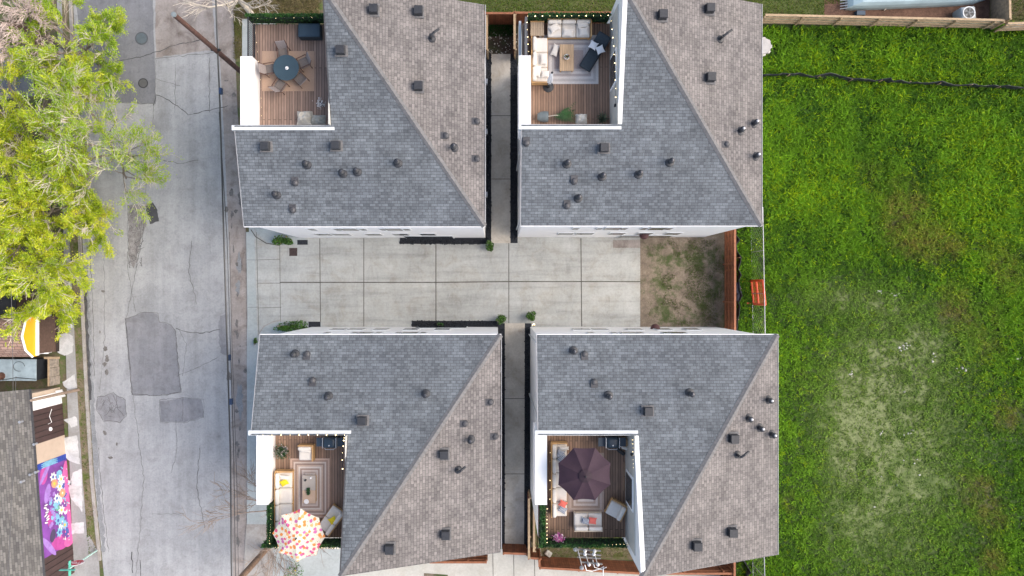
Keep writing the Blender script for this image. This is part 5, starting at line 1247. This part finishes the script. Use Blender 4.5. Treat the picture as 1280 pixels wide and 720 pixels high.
# ------------------------------------------------------------------ deck furniture
def D(px, py, z=DZ): p = W(px, py, z); return Vector((p.x, p.y, DZ))
def sofa(name, label, cat, px, py, w_, d_, rz, seats, arms=(0, 0), frame=M_TEAK, cush=M_CREAM, group=None, back=True, zc=DZ + .4):
    """local: back towards +y, width along x; each seat and back cushion is a part"""
    t = thing(name, label, cat, D(px, py, zc), rz, group)
    mb = MB(); mb.box((0, 0, .20), (w_, d_, .12)); mb.build('seat_frame', frame, t, world=False)
    for sx in (-1, 1):
        for sy in (-1, 1): MB().box((sx * (w_ / 2 - .05), sy * (d_ / 2 - .05), .07), (.07, .07, .14)).build('leg', frame, t, world=False)
    if back: MB().box((0, d_ / 2 + .015, .38), (w_, .06, .44)).build('back_frame', frame, t, world=False)
    x0, x1 = -w_ / 2, w_ / 2
    if arms[0]: MB().box((-w_ / 2 - .035, .02, .34), (.07, d_ + .03, .44)).build('arm', frame, t, world=False)
    if arms[1]: MB().box((w_ / 2 + .035, .02, .34), (.07, d_ + .03, .44)).build('arm', frame, t, world=False)
    sw = (x1 - x0) / seats
    for k in range(seats):
        cx_ = x0 + sw * (k + .5)
        MB().cushion((cx_, -.06, .345), (sw - .02, d_ - .18, .17), 0, .05).build('seat_cushion', cush, t, smooth=True, world=False)
        if back: MB().cushion((cx_, d_ / 2 - .12, .52), (sw - .03, .20, .34), 0, .07).build('back_cushion', cush, t, smooth=True, world=False)
    return t
def pillow(label, px, py, sz, rz, mat, z=.50, tilt=0, stripe=None, group='loose pillows on the decks'):
    t = thing('pillow', label, 'pillow', D(px, py, DZ + z) + Vector((0, 0, z)), rz, group)
    MB().cushion((0, 0, .05), (sz[0], sz[1], .17), 0, .05, pinch=.16, tilt=tilt, n=12).build('cover', mat, t, smooth=True, world=False); return t
def stripes(name, c1, c2, k=16, ax=0):
    n = N(name); tc = n.new('ShaderNodeTexCoord'); sp = n.new('ShaderNodeSeparateXYZ'); n.ln(tc.outputs['Object'], sp.inputs[0])
    m = n.new('ShaderNodeMath', operation='MULTIPLY'); n.ln(sp.outputs[ax], m.inputs[0]); m.inputs[1].default_value = k
    fr = n.new('ShaderNodeMath', operation='FRACT'); n.ln(m.outputs[0], fr.inputs[0])
    return n.col(n.ramp(fr.outputs[0], [(0, c1), (.5, c2)], 'CONSTANT'), .9)
M_STR = stripes('navy_white_stripe', (.04, .07, .16), (.62, .62, .60))
def rug(label, pxr, mat_cols, step, plainm=None):
    a, b = D(pxr[0], pxr[1]), D(pxr[2], pxr[3]); c = (a + b) / 2; w_, h_ = b.x - a.x, a.y - b.y
    o = MB().box((c.x, c.y, DZ + .012), (w_, h_, .016)).build('rug', plainm or rings_mat('banded_rug', mat_cols, w_ / 2, h_ / 2, step)); center(o); return tag(o, label, 'rug')
rug('plain tan outdoor rug under the round dark table', (328, 64, 393, 114), None, 0, plain('tan_rug', (.42, .29, .21), .95, var=.08, scale=30))
LG = [(.58, .55, .52), (.46, .43, .41), (.58, .55, .53), (.40, .36, .35), (.58, .55, .53), (.45, .42, .41), (.34, .29, .28)]
rug('grey banded rug under the pale wooden coffee table', (674, 44, 748, 105), LG, .13)
BG = [(.52, .37, .29), (.34, .23, .18), (.56, .47, .41), (.30, .22, .18), (.50, .38, .31), (.60, .54, .49), (.34, .25, .21), (.56, .49, .45), (.44, .36, .32), (.58, .54, .51)]
rug('brown and cream banded rug around the low two-tone table', (363, 573, 412, 647), BG, .085)
rug('grey-brown banded rug mostly hidden under the dark purple parasol', (709, 566, 755, 640), [(.42, .31, .25), (.48, .38, .32), (.34, .25, .2), (.54, .46, .41), (.38, .3, .25), (.56, .5, .46)], .11)
# --- upper left deck
t = thing('round_table', 'round dark teal slatted table on the tan rug', 'table', D(357.5, 84.5, DZ + .73))
n = N('slatted_teal'); tc = n.new('ShaderNodeTexCoord'); wv = n.new('ShaderNodeTexWave'); wv.bands_direction = 'Y'; wv.inputs['Scale'].default_value = 5.5; n.ln(tc.outputs['Object'], wv.inputs[0])
M_SLT = n.col(n.ramp(wv.outputs['Fac'], [(.12, (.008, .015, .02)), (.3, (.045, .085, .11))]), .5)
MB().lathe((0, 0, .70), [(.64, 0), (.66, .015), (.64, .035), (.01, .035)], 40).build('tabletop', M_SLT, t, world=False)
for k in range(4): a = k * math.pi / 2 + .6; MB().tube([(.2 * math.cos(a), .2 * math.sin(a), .7), (.5 * math.cos(a), .5 * math.sin(a), 0)], .022, 6).build('leg', M_TEAL, t, world=False)
p = D(358.5, 85, DZ + .75); t = thing('candle', 'small white candle in the middle of the round dark table', 'candle', p + Vector((0, 0, .735))); MB().lathe((0, 0, 0), [(.05, 0), (.05, .10), (.01, .10)], 12).build('wax', M_WHITEP, t, world=False)
MB().lathe((0, 0, 0), [(.085, 0), (.09, .012), (.085, .018), (.05, .018)], 14).build('dish', M_WHITEP, t, world=False)
def sling_chair(label, px, py, ang, arm=True):
    """patio chair; local: faces -y (towards the table), back at +y"""
    t = thing('patio_chair', label, 'chair', D(px, py, DZ + .5), ang, 'brown patio chairs round the dark table')
    MB().cushion((0, 0, .42), (.50, .50, .05), 0, .02).build('seat', M_WICK, t, smooth=True, world=False)
    mb = MB(); mb.prism([(-.25, .22), (.25, .22), (.25, .26), (-.25, .26)], .42, .44); 
    P = [(-.25, .24, .44), (.25, .24, .44), (.25, .44, .92), (-.25, .44, .92)]; mb.face(P); mb.face([(a, b + .025, c) for a, b, c in P][::-1]); mb.face([P[2], P[3], (-.25, .465, .92), (.25, .465, .92)][::-1]); mb.build('backrest', plain('pale_sling', (.27, .23, .215), .8, var=.15, scale=20), t, world=False)
    for sx in (-1, 1):
        MB().tube([(sx * .27, -.24, 0), (sx * .27, -.24, .62), (sx * .27, .28, .64)], .02, 6).build('arm', M_RUST, t, world=False)
        MB().tube([(sx * .27, .26, 0), (sx * .27, .25, .45), (sx * .26, .46, .95)], .018, 6).build('back_leg', M_RUST, t, world=False)
    return t
for px, py, ang, lb in ((354, 66, .12, 'brown patio chair at the top of the round dark table'), (379, 78, -1.15, 'brown patio chair at the upper right of the round dark table'), (374.5, 98, -2.35, 'brown patio chair at the lower right of the round dark table'),
                        (350, 106, 2.55, 'brown patio chair at the lower left of the round dark table'), (338, 86, 1.75, 'brown patio chair left of the round dark table')):
    sling_chair(lb, px, py, ang)
p = D(388, 40, DZ + .3); t = thing('storage_bench', 'dark blue-grey storage bench against the green hedge', 'bench', p)
MB().box((0, 0, .25), (1.1, .66, .5), 0, top=(1, 1)).build('chest', M_SLATE, t, world=False); MB().cushion((0, 0, .54), (1.12, .70, .10), 0, .04).build('lid', plain('slate_lid', (.028, .055, .08), .7), t, smooth=True, world=False)
def heap(label, px, py, sx, sy, h, mat, seed, name='covered_furniture'):
    rr = random.Random(seed); n_ = 14; P = D(px, py, DZ + .2); mb = MB(); g = {}
    for i in range(n_ + 1):
        for j in range(n_ + 1):
            u, v = i / n_ * 2 - 1, j / n_ * 2 - 1; e = max(0, 1 - max(abs(u), abs(v)) ** 5); k = 1 + .12 * mnoise.noise(Vector((u * 1.5, v * 1.5, seed)))
            g[i, j] = (u * sx / 2 * k, v * sy / 2 * k, h * e * (.75 + .45 * mnoise.noise(Vector((u * 1.8 + seed, v * 1.8, 0)))))
    for i in range(n_):
        for j in range(n_): mb.face([g[i, j], g[i + 1, j], g[i + 1, j + 1], g[i, j + 1]])
    o = mb.build(name, mat); o.location = P; return tag(o, label, 'cover')
heap('crumpled pale furniture cover in the bottom right corner of the upper left deck', 380, 147, .8, .75, .6, plain('pale_cover', (.60, .57, .50), .85, var=.12), 3)
heap('greyer folded cover next to the crumpled pale one on the upper left deck', 397, 149, .75, .5, .45, plain('grey_cover', (.42, .42, .38), .85, var=.12), 5)
# --- upper right deck
sofa('outdoor_sofa', 'three-seat teak sofa with cream cushions along the upper hedge', 'sofa', 711, 36.5, 2.2, .86, 0, 3, (0, 1))
sofa('outdoor_sofa', 'long teak sofa with cream cushions along the left wall of the upper right deck', 'sofa', 675, 75, 2.3, .82, R(90), 3, (1, 0))
t = thing('side_table', 'square wood side table in the upper left corner of the upper right deck', 'table', D(671.5, 36.5, DZ + .3)); MB().box((0, 0, .33), (.68, .70, .04)).build('tabletop', wood('pale_slats', (.40, .31, .22), .09, 0, .08, .08), t, world=False)
MB().box((0, .36, .36), (.72, .04, .12)).build('edge_rail', M_TEAK, t, world=False); 
for sx in (-1, 1):
    for sy in (-1, 1): MB().box((sx * .3, sy * .31, .155), (.06, .06, .31)).build('leg', M_TEAK, t, world=False)
t = thing('coffee_table', 'pale slatted wood coffee table on the grey banded rug', 'coffee table', D(708.5, 72, DZ + .4)); MB().box((0, 0, .38), (.72, 1.36, .04)).build('tabletop', M_OAK, t, world=False)
for sx in (-1, 1):
    for sy in (-1, 1): MB().box((sx * .3, sy * .6, .18), (.06, .06, .36)).build('leg', M_TEAK, t, world=False)
def potplant(name, label, px, py, zoff, r, h, leafmat_, n_, lr, seed, pot=M_WHITEP, flowers=None, leafsize=.08):
    rr = random.Random(seed); p = D(px, py, DZ + zoff + h) + Vector((0, 0, zoff)); t = thing(name, label, 'plant', p)
    MB().lathe((0, 0, 0), [(r * .7, 0), (r, h), (r * .88, h), (r * .8, h * .8), (.01, h * .8)], 16).build('pot', pot, t, world=False)
    pts = [(rr.gauss(0, lr * .5), rr.gauss(0, lr * .5), h + abs(rr.gauss(0, lr * .35))) for _ in range(n_)]; random.seed(seed)
    MB().leaves(pts, leafsize, 0, .3).build('foliage', leafmat_, t, world=False)
    if flowers: MB().leaves([p_ for p_ in pts if rr.random() < .35], leafsize * .9).build('flowers', flowers, t, world=False)
    return t
potplant('succulent_bowl', 'white bowl of red and green succulents on the pale coffee table', 708.5, 71, .42, .15, .1, M_GREEN2, 60, .11, 5, flowers=plain('red_petal', (.55, .08, .05), .7), leafsize=.07)
for lb, px, py, s_, rz, z, ti in (('cream pillow turned on a corner at the left of the upper sofa', 693, 35, (.56, .42), .55, .5, 0), ('cream pillow in the middle of the upper sofa', 710, 41, (.56, .42), -.12, .5, .2),
        ('cream pillow standing at the back right of the upper sofa', 728.5, 31.5, (.60, .30), .1, .55, .5), ('cream pillow lying at the front right of the upper sofa', 729.5, 40, (.50, .46), .08, .5, .1),
        ('cream pillow on the rug left of the coffee table', 694, 63, (.36, .66), -.35, .15, 0), ('cream pillow on the middle seat of the left sofa', 679.5, 74, (.36, .60), 0, .52, .1),
        ('cream pillow tilted at the lower end of the left sofa', 672, 89.5, (.34, .60), -.12, .55, .2), ('cream pillow at the lower end of the left sofa beside the black base', 681.5, 93, (.44, .36), 0, .5, 0)):
    pillow(lb, px, py, s_, rz, M_CREAM, z, ti)
# chaise
t = thing('chaise_lounge', 'dark slate chaise lounge set diagonally on the upper right deck', 'lounger', D(743.5, 65, DZ + .35), R(-32))
MB().cushion((0, -.35, .33), (.60, 1.35, .14), 0, .05).build('mattress', M_SLATE, t, smooth=True, world=False)
MB().cushion((0, .62, .50), (.72, .72, .13), 0, .06, tilt=.45).build('backrest', M_SLATE, t, smooth=True, world=False)
MB().box((0, 0, .22), (.66, 1.9, .08)).build('frame', M_BLACK, t, world=False)
for sx in (-1, 1):
    for sy in (-1, 1): MB().box((sx * .29, sy * .88, .09), (.05, .05, .18)).build('leg', M_BLACK, t, world=False)
pillow('white pillow on the left half of the dark chaise', 741.5, 57, (.42, .42), R(62), M_WHITEF, .52, 0); pillow('white pillow on the right half of the dark chaise', 750, 62.5, (.42, .42), R(22), M_WHITEF, .52, 0)
# closed parasol
t = thing('closed_parasol', 'closed pale parasol standing in a round black base', 'parasol', D(685.5, 109, DZ)); MB().lathe((0, 0, 0), [(.27, 0), (.27, .05), (.08, .09), (.05, .3), (.01, .3)], 24).build('base', M_BLACK, t, world=False)
MB().tube([(0, 0, .2), (0, 0, 1.5)], .022, 6).build('pole', M_BLACK, t, world=False)
mb = MB(); prof = [(.05, 2.35), (.09, 2.0), (.13, 1.5), (.15, 1.1), (.17, .95)]
i0 = len(mb.v); sd = 16
for r_, z_ in prof:
    for q_ in range(sd): a = 2 * math.pi * q_ / sd; rr_ = r_ * (1 if q_ % 2 else .55); mb.v.append((rr_ * math.cos(a), rr_ * math.sin(a), z_))
for k in range(len(prof) - 1):
    for q_ in range(sd): q2 = (q_ + 1) % sd; mb.f.append((k * sd + q_, (k + 1) * sd + q_, (k + 1) * sd + q2, k * sd + q2)); mb.mi.append(0)
mb.build('canopy', M_WHITEF, t, world=False); MB().lathe((0, 0, 2.35), [(.05, 0), (.06, .06), (.02, .12)], 10).build('finial', M_BLACK, t, world=False)
# tipped pot with palm
t = thing('tipped_planter', 'grey pot lying on its side with a long green palm spilling out', 'planter', D(679, 146, DZ + .25)); 
mb = MB(); pr = [(.16, 0), (.25, .15), (.28, .40), (.27, .55), (.23, .55), (.22, .4), (.01, .38)]; sd = 20
for r_, z_ in pr:
    for q_ in range(sd): a = 2 * math.pi * q_ / sd; mb.v.append((z_ - .3, r_ * math.cos(a), .27 + r_ * math.sin(a)))
for k in range(len(pr) - 1):
    for q_ in range(sd): q2 = (q_ + 1) % sd; mb.f.append((k * sd + q_, (k + 1) * sd + q_, (k + 1) * sd + q2, k * sd + q2)); mb.mi.append(1 if k > 3 else 0)
mb.f.append(tuple(range(sd))); mb.mi.append(0)
mb.build('pot', [M_POT, M_BLACK], t, world=False)
MB().tube([(.1, 0, .27), (.6, .05, .35), (1.0, .03, .35)], .025, 6).build('stem', M_TWIG, t, world=False)
rr = random.Random(8); mb = MB()
def frond(mb, p, az, el, ln, wid=.1):
    p = Vector(p); d_ = Vector((math.cos(az) * math.cos(el), math.sin(az) * math.cos(el), math.sin(el))); q_ = p
    for k in range(9):
        d_ = (d_ + Vector((0, 0, -.09))).normalized(); q2 = q_ + d_ * ln / 9; q2.z = max(q2.z, .03); sd_ = Vector((-d_.y, d_.x, 0)).normalized(); w2 = wid * math.sin(math.pi * (k + 1) / 10) + .02
        for s_ in (-1, 1): mb.face([q_, q_ + d_ * .03, q_ + d_ * (.05 + w2 * .5) + sd_ * s_ * w2 - Vector((0, 0, .02)), q_ + d_ * .01 + sd_ * s_ * w2 * .3])
        q_ = q2
for k in range(30): frond(mb, (.55 + rr.random() * .5, rr.uniform(-.04, .08), .34), rr.uniform(-.5, .9), rr.uniform(.05, .6), rr.uniform(.5, 1.1), .10)
mb.build('fronds', M_GREEN2, t, world=False)
heap('white bundled cover in the corner behind the palm fronds', 727, 148, .62, .5, .55, plain('white_cover', (.66, .64, .58), .85, var=.1), 8)
t = thing('grass_planter', 'round tuft of pale feathery grass in a dark pot by the recess wall', 'plant', D(753, 149, DZ + .2)); MB().lathe((0, 0, 0), [(.13, 0), (.17, .22), (.12, .22), (.01, .2)], 14).build('pot', M_BLACK, t, world=False); mb = MB()
for k in range(120):
    a = rr.uniform(0, 6.28); e = rr.uniform(.3, 1.4); ln = rr.uniform(.3, .5); d_ = Vector((math.cos(a) * math.cos(e), math.sin(a) * math.cos(e), math.sin(e))); p = Vector((0, 0, .22)); sd_ = Vector((-math.sin(a), math.cos(a), 0)) * .012
    mb.face([p - sd_, p + sd_, p + d_ * ln * .7 + sd_, p + d_ * ln + Vector((0, 0, -.05)), p + d_ * ln * .7 - sd_])
mb.build('foliage', M_PALEG, t, world=False)
# --- lower left deck
sofa('armchair', 'teak armchair with cream cushion at the top of the lower left deck', 'armchair', 382, 566.5, .70, .80, 0, 1, (0, 1))
sofa('outdoor_sofa', 'long teak sofa with cream cushions down the left side of the lower left deck', 'sofa', 355.5, 630, 3.3, .84, R(90), 4, (0, 1))
sofa('loveseat', 'cream two-seat sofa set diagonally at the right edge of the lower left deck', 'sofa', 413.5, 650, 1.35, .76, R(-126), 2, (0, 0))
t = thing('coffee_table', 'low two-tone table with a green centrepiece on the brown banded rug', 'coffee table', D(386, 612.5, DZ + .4)); MB().box((0, .36, .36), (.68, .76, .04)).build('tabletop', plain('greige_top', (.42, .37, .32), .7, var=.06), t, world=False); MB().box((0, -.36, .36), (.68, .66, .04)).build('tabletop', plain('tan_top', (.50, .36, .26), .7, var=.08), t, world=False)
MB().box((0, 0, .17), (.6, 1.34, .34)).build('base', M_TEAK, t, world=False)
p = D(385.5, 614, DZ + .45) + Vector((0, 0, .38)); t = thing('centrepiece', 'narrow green moss centrepiece on the two-tone table', 'plant', p); MB().box((0, 0, .03), (.14, .34, .06)).build('tray', M_POT, t, world=False); random.seed(3); MB().leaves([(random.gauss(0, .05), random.uniform(-.18, .18), .08 + random.random() * .06) for _ in range(160)], .07).build('foliage', M_GREEN2, t, world=False)
for k, (px, py) in enumerate(((382, 600), (389, 597))): p = D(px, py, DZ + .4) + Vector((0, 0, .38)); t = thing('table_ornament', ['dark small ornament on the upper half of the two-tone table', 'pale small ornament at the upper right of the two-tone table'][k], 'ornament', p); MB().lathe((0, 0, 0), [(.05, 0), (.03, .08), (.05, .12), (.01, .13)], 10).build('body', [M_BLACK, M_WHITEP][k], t, world=False)
p = D(383, 627, DZ + .4) + Vector((0, 0, .38)); t = thing('snack_plate', 'small cream plate at the lower end of the two-tone table', 'plate', p); MB().lathe((0, 0, 0), [(.08, 0), (.13, .02), (.12, .025), (.01, .012)], 16).build('dish', M_WHITEP, t, world=False)
pillow('yellow pillow at the upper end of the long sofa on the lower left deck', 355.5, 603, (.42, .34), .5, M_YEL, .5, .2); pillow('white bolster pillow behind the yellow one on the long sofa', 356, 596.5, (.58, .24), -.12, M_CREAM, .52, .4)
pillow('white bolster pillow along the back of the armchair', 382, 562.5, (.62, .24), -.02, M_CREAM, .52, .3); pillow('yellow round-looking pillow on the diagonal loveseat', 416.5, 650.5, (.42, .42), .5, M_YEL, .55, .2)
potplant('flowering_planter', 'round bushy planter of green and white leaves on the lower left deck', 352, 564.5, 0, .26, .35, M_GREEN2, 420, .32, 6, pot=M_POT, flowers=plain('variegated_petal', (.6, .5, .5), .7, var=.3), leafsize=.11)
# floral parasol
n = N('flower_print'); v = n.coord('Object')
def flw(vec, scale, rnd, off, cols, th, prev):
    mp = n.new('ShaderNodeMapping'); mp.inputs['Location'].default_value = (off, off * 1.7, 0); n.ln(vec, mp.inputs[0])
    vo = n.new('ShaderNodeTexVoronoi'); vo.inputs['Scale'].default_value = scale; vo.inputs['Randomness'].default_value = rnd; vo.voronoi_dimensions = '2D'; n.ln(mp.outputs[0], vo.inputs['Vector'])
    sp = n.new('ShaderNodeSeparateColor'); n.ln(vo.outputs['Color'], sp.inputs[0]); cc = n.ramp(sp.outputs[0], cols, 'CONSTANT')
    dn = n.noise(v, 14, 2); ad = n.new('ShaderNodeMath', operation='MULTIPLY_ADD'); n.ln(dn, ad.inputs[0]); ad.inputs[1].default_value = .45; n.ln(vo.outputs['Distance'], ad.inputs[2])
    return n.mix(cc, prev, n.ramp(ad.outputs[0], [(th - .03, 0), (th + .03, 1)]))
c0 = flw(v, 9, 1, 3.1, [(0, (.30, .38, .10)), (.5, (.75, .62, .20)), (.8, (.78, .30, .40))], .36, (.80, .74, .60))
c0 = flw(v, 4.4, .95, 0, [(0, (.75, .12, .22)), (.34, (.80, .28, .07)), (.62, (.60, .16, .38)), (.85, (.80, .42, .16))], .56, c0)
M_FLOR = n.col(c0, .85); tr = n.new('ShaderNodeBsdfTranslucent'); n.ln(c0, tr.inputs[0]); mx = n.new('ShaderNodeMixShader'); mx.inputs[0].default_value = .2; n.ln(n.b.outputs[0], mx.inputs[1]); n.ln(tr.outputs[0], mx.inputs[2]); n.ln(mx.outputs[0], n.o.inputs[0])
def parasol(label, px, py, r_, rot, mat, zr, vent, scal=.0, drop=.42):
    p = W(px, py, DZ + zr); p.z = DZ; t = thing('parasol', label, 'parasol', p)
    mb = MB(); K = 8; nn_ = 7
    def pt(k, f): # corner k, fraction f along rib
        a = rot + 2 * math.pi * k / K; return Vector((r_ * f * math.cos(a), r_ * f * math.sin(a), zr + drop * (1 - f) - .05 * math.sin(math.pi * f) * -1))
    for k in range(K):
        for i in range(nn_):
            f0, f1 = max(i / nn_, .03), (i + 1) / nn_
            for j in range(6):
                def mid(f, s_):
                    a_, b_ = pt(k, f), pt(k + 1, f); q_ = a_ + (b_ - a_) * s_; sag = math.sin(math.pi * s_); q_.z -= .05 * sag * f; q_.x *= 1 - scal * sag * f; q_.y *= 1 - scal * sag * f; return q_
                mb.face([mid(f0, j / 6), mid(f1, j / 6), mid(f1, (j + 1) / 6), mid(f0, (j + 1) / 6)])
    mb.build('canopy', mat, t, world=False)
    if vent:
        mb = MB()
        for k in range(K):
            a0, a1 = rot + 2 * math.pi * k / K, rot + 2 * math.pi * (k + 1) / K; R2 = r_ * .24; mb.face([(0, 0, zr + drop + .09), (R2 * math.cos(a0), R2 * math.sin(a0), zr + drop - .02), (R2 * math.cos(a1), R2 * math.sin(a1), zr + drop - .02)])
        mb.build('vent_cap', vent, t, world=False)
    mb = MB(); mb.lathe((0, 0, zr + drop + .05), [(.035, 0), (.04, .06), (.01, .1)], 10); mb.build('finial', M_BLACK, t, world=False)
    MB().tube([(0, 0, .05), (0, 0, zr + drop)], .025, 8).build('pole', M_BLACK, t, world=False)
    for k in range(K): q_ = pt(k, 1); MB().tube([(0, 0, zr + drop - .04), q_ + Vector((0, 0, -.03))], .012, 4).build('rib', M_BLACK, t, world=False)
    MB().lathe((0, 0, 0), [(.26, .02), (.26, .07), (.05, .12), (.04, .3)], 18).build('base', M_BLACK, t, world=False)
parasol('open flowered parasol, pink and orange on cream, over the lower left deck', 373.5, 669, 1.30, R(-4), M_FLOR, 2.2, None, .05)
n = N('dark_purple_cloth'); cc = n.ramp(n.noise(n.coord('Object'), 3, 4), [(.3, (.024, .009, .019)), (.7, (.032, .013, .026))]); M_PURP = n.col(cc, .8)
parasol('open dark purple parasol over the lower right deck', 730.5, 592.5, 1.38, R(22.5), M_PURP, 2.2, plain('dark_purple_vent', (.020, .008, .016), .8), .03)
# grills
def grill(label, px, py):
    t = thing('gas_grill', label, 'grill', D(px, py, DZ + .8)); MB().box((0, 0, .42), (.62, .5, .72)).build('cabinet', M_BLACK, t, world=False)
    MB().cushion((0, 0, .92), (.66, .54, .32), 0, .12).build('lid', plain('navy_black_enamel', (.018, .035, .055), .35), t, smooth=True, world=False)
    for sx in (-1, 1): MB().box((sx * .52, 0, .80), (.36, .44, .05)).build('side_shelf', plain('navy_black_enamel_shelf', (.025, .045, .07), .4), t, world=False)
    for sx in (-1, 1): MB().box((sx * .335, 0, .93), (.03, .52, .3)).build('lid_edge', M_CHROME, t, world=False)
    MB().tube([(-.25, -.28, .95), (-.22, -.34, .97), (.22, -.34, .97), (.25, -.28, .95)], .018, 6).build('handle', M_CHROME, t, world=False)
    MB().lathe((0, -.12, 1.07), [(.04, 0), (.04, .03), (.01, .035)], 10).build('gauge', M_CHROME, t, world=False)
    for sx in (-1, 1): MB().tube([(sx * .28 - .02, -.22, .07), (sx * .28 + .02, -.22, .07)], .07, 10).build('wheel', M_BLACK, t, world=False)
grill('closed dark gas grill at the top right of the lower left deck', 413, 552.5); grill('closed dark gas grill at the top of the lower right deck', 765, 552.5)
# --- lower right deck
sofa('outdoor_sofa', 'long teak sofa with cream cushions down the left side of the lower right deck', 'sofa', 699.5, 600, 3.75, .80, R(90), 5, (0, 1))
sofa('loveseat', 'cream two-seat sofa facing up at the bottom of the lower right deck', 'sofa', 735, 651.5, 1.45, .86, R(180), 2, (0, 0), frame=plain('cream_frame', (.60, .50, .38), .7))
sofa('armchair', 'teak armchair with cream cushions set askew at the right of the lower right deck', 'armchair', 769.5, 637.5, .78, .84, R(-118), 1, (1, 0))
pillow('navy striped pillow at the upper end of the long sofa on the lower right deck', 700.5, 567, (.40, .44), -.3, M_STR, .5, .1); pillow('second navy striped pillow lower down, partly under the purple parasol', 703.5, 573, (.36, .50), -.9, M_STR, .55, .1)
pillow('cream bolster pillow across the upper end of the long sofa on the lower right deck', 705, 560, (.52, .18), 0, M_CREAM, .52, 0)
pillow('coral pillow at the lower end of the long sofa', 703.5, 629.5, (.42, .36), -.45, M_CORAL, .55, .2); pillow('navy striped pillow below the coral one on the long sofa', 703, 636.5, (.46, .36), -.5, M_STR, .5, .1)
pillow('navy striped pillow on the bottom loveseat', 732, 651, (.44, .36), -.25, M_STR, .52, .2); pillow('coral pillow on the bottom loveseat', 740.5, 650.5, (.42, .38), -.12, M_CORAL, .56, .2)
potplant('pink_flower_pot', 'bright pink flowering plant at the lower left corner by the hedge', 698.5, 673, .25, .2, .3, M_PINKF, 260, .22, 9, pot=M_BLACK, flowers=M_WHITEP, leafsize=.10)
# bulky rolled things in the corner
t = thing('rolled_covers', 'tangled tan and cream rolled covers in the top right corner of the lower right deck', 'covers', D(781, 557, DZ + .4))
MB().lathe((-.05, .2, 0), [(.22, 0), (.26, .4), (.2, .7), (.02, .72)], 10).build('sack', plain('tan_sack', (.36, .24, .13), .9, var=.3, scale=8), t, world=False)
rr = random.Random(12)
for k in range(4): MB().cushion((rr.uniform(-.25, .25), rr.uniform(-.35, .1), .15 + k * .12), (.5, .2, .14), rr.uniform(-1.2, .2), .06).build('roll', [M_CREAM, M_BLACK, M_WHITEF, M_CREAM][k], t, smooth=True, world=False)
t = thing('doormat', 'tan wooden step mat along the recess wall of the lower right deck', 'mat', D(782, 595, DZ)); MB().box((0, 0, .03), (.28, 1.5, .04)).build('boards', wood('tan_boards', (.30, .19, .12), .10, 0), t, world=False)
# white plant stand thing on the upper left deck
t = thing('potted_flower', 'small white flowering plant against the roof edge of the upper left deck', 'plant', D(399, 127.5, DZ + .6)); MB().lathe((0, 0, 0), [(.1, 0), (.13, .25), (.01, .25)], 12).build('pot', M_BLACK, t, world=False); random.seed(5)
MB().leaves([(random.gauss(0, .1), random.gauss(-.05, .12), .35 + random.random() * .2) for _ in range(120)], .08).build('flowers', M_WHITEP, t, world=False)
# ------------------------------------------------------------------ string lights
def strings(label, pts, nb, sag=.08, r=.026):
    t = thing('string_lights', label, 'string lights', pts[0]); P = []; 
    for a, b in zip(pts, pts[1:]):
        m_ = max(2, int((b - a).length / .6))
        for k in range(m_): s_ = k / m_; P.append(a + (b - a) * s_ - Vector((0, 0, sag * (1 + math.sin(s_ * math.pi * m_)))))
    P.append(pts[-1]); MB().tube(P, .008, 4).build('wire', M_BLACK, t)
    tot = sum((b - a).length for a, b in zip(P, P[1:])); stp = tot / nb; acc = stp / 2; run = 0
    for a, b in zip(P, P[1:]):
        l_ = (b - a).length
        while acc <= run + l_ and l_ > 0:
            q_ = a + (b - a) * ((acc - run) / l_); rj = r * random.choice((.7, 1, 1.2)); MB().lathe((q_.x, q_.y, q_.z - rj * 2), [(rj * .4, 0), (rj, rj), (rj * .7, rj * 1.8), (rj * .3, rj * 2)], 7).build('bulb', M_BULB, t); acc += stp
        run += l_
    return t
z1 = DZ + 1.12
strings('string lights along the top and left side of the upper right deck', [W(661, 150, z1), W(661, 70, z1), W(659, 30, z1), W(659, 19, z1), W(700, 18.5, z1), W(765, 18.5, z1 + .1)], 26)
strings('string lights running down the recess wall of the upper right deck', [W(764, 20, z1 + 1.2), W(768, 60, z1 + 1.2), W(770, 100, z1 + 1.1), W(770, 148, z1 + .6)], 12)
strings('string lights along the shady left and upper edges of the upper left deck', [W(326, 150, z1 - .7), W(325, 100, z1 - .6), W(316, 22, z1), W(395, 21, z1)], 18, r=.012)
strings('string lights along the white roof edge above the lower left deck', [W(322, 544.5, z1 + 1.35), W(345, 544.5, z1 + 1.35), W(430, 544.5, z1 + 1.35), W(429, 552, z1 + .5), W(427, 572, z1), W(428, 592, z1)], 16)
strings('string lights in the hedge round the lower end of the lower left deck', [W(338, 634, z1 - .05), W(336, 683, z1 - .05), W(345, 686, z1 - .05), W(424, 686, z1 - .05)], 40, r=.018)
strings('string lights in the hedge and down the recess wall of the lower right deck', [W(791, 548, z1 + 1), W(793, 600, z1 + 1.1), W(795, 660, z1 + 1.2), W(790, 681, z1), W(740, 683, z1 - .05), W(684, 683, z1 - .05), W(684, 634, z1 - .05)], 64, r=.018)
strings('small string lights along the left white parapet of the lower right deck', [W(688, 549, DZ + .6), W(687.5, 630, DZ + .6)], 7, r=.018)
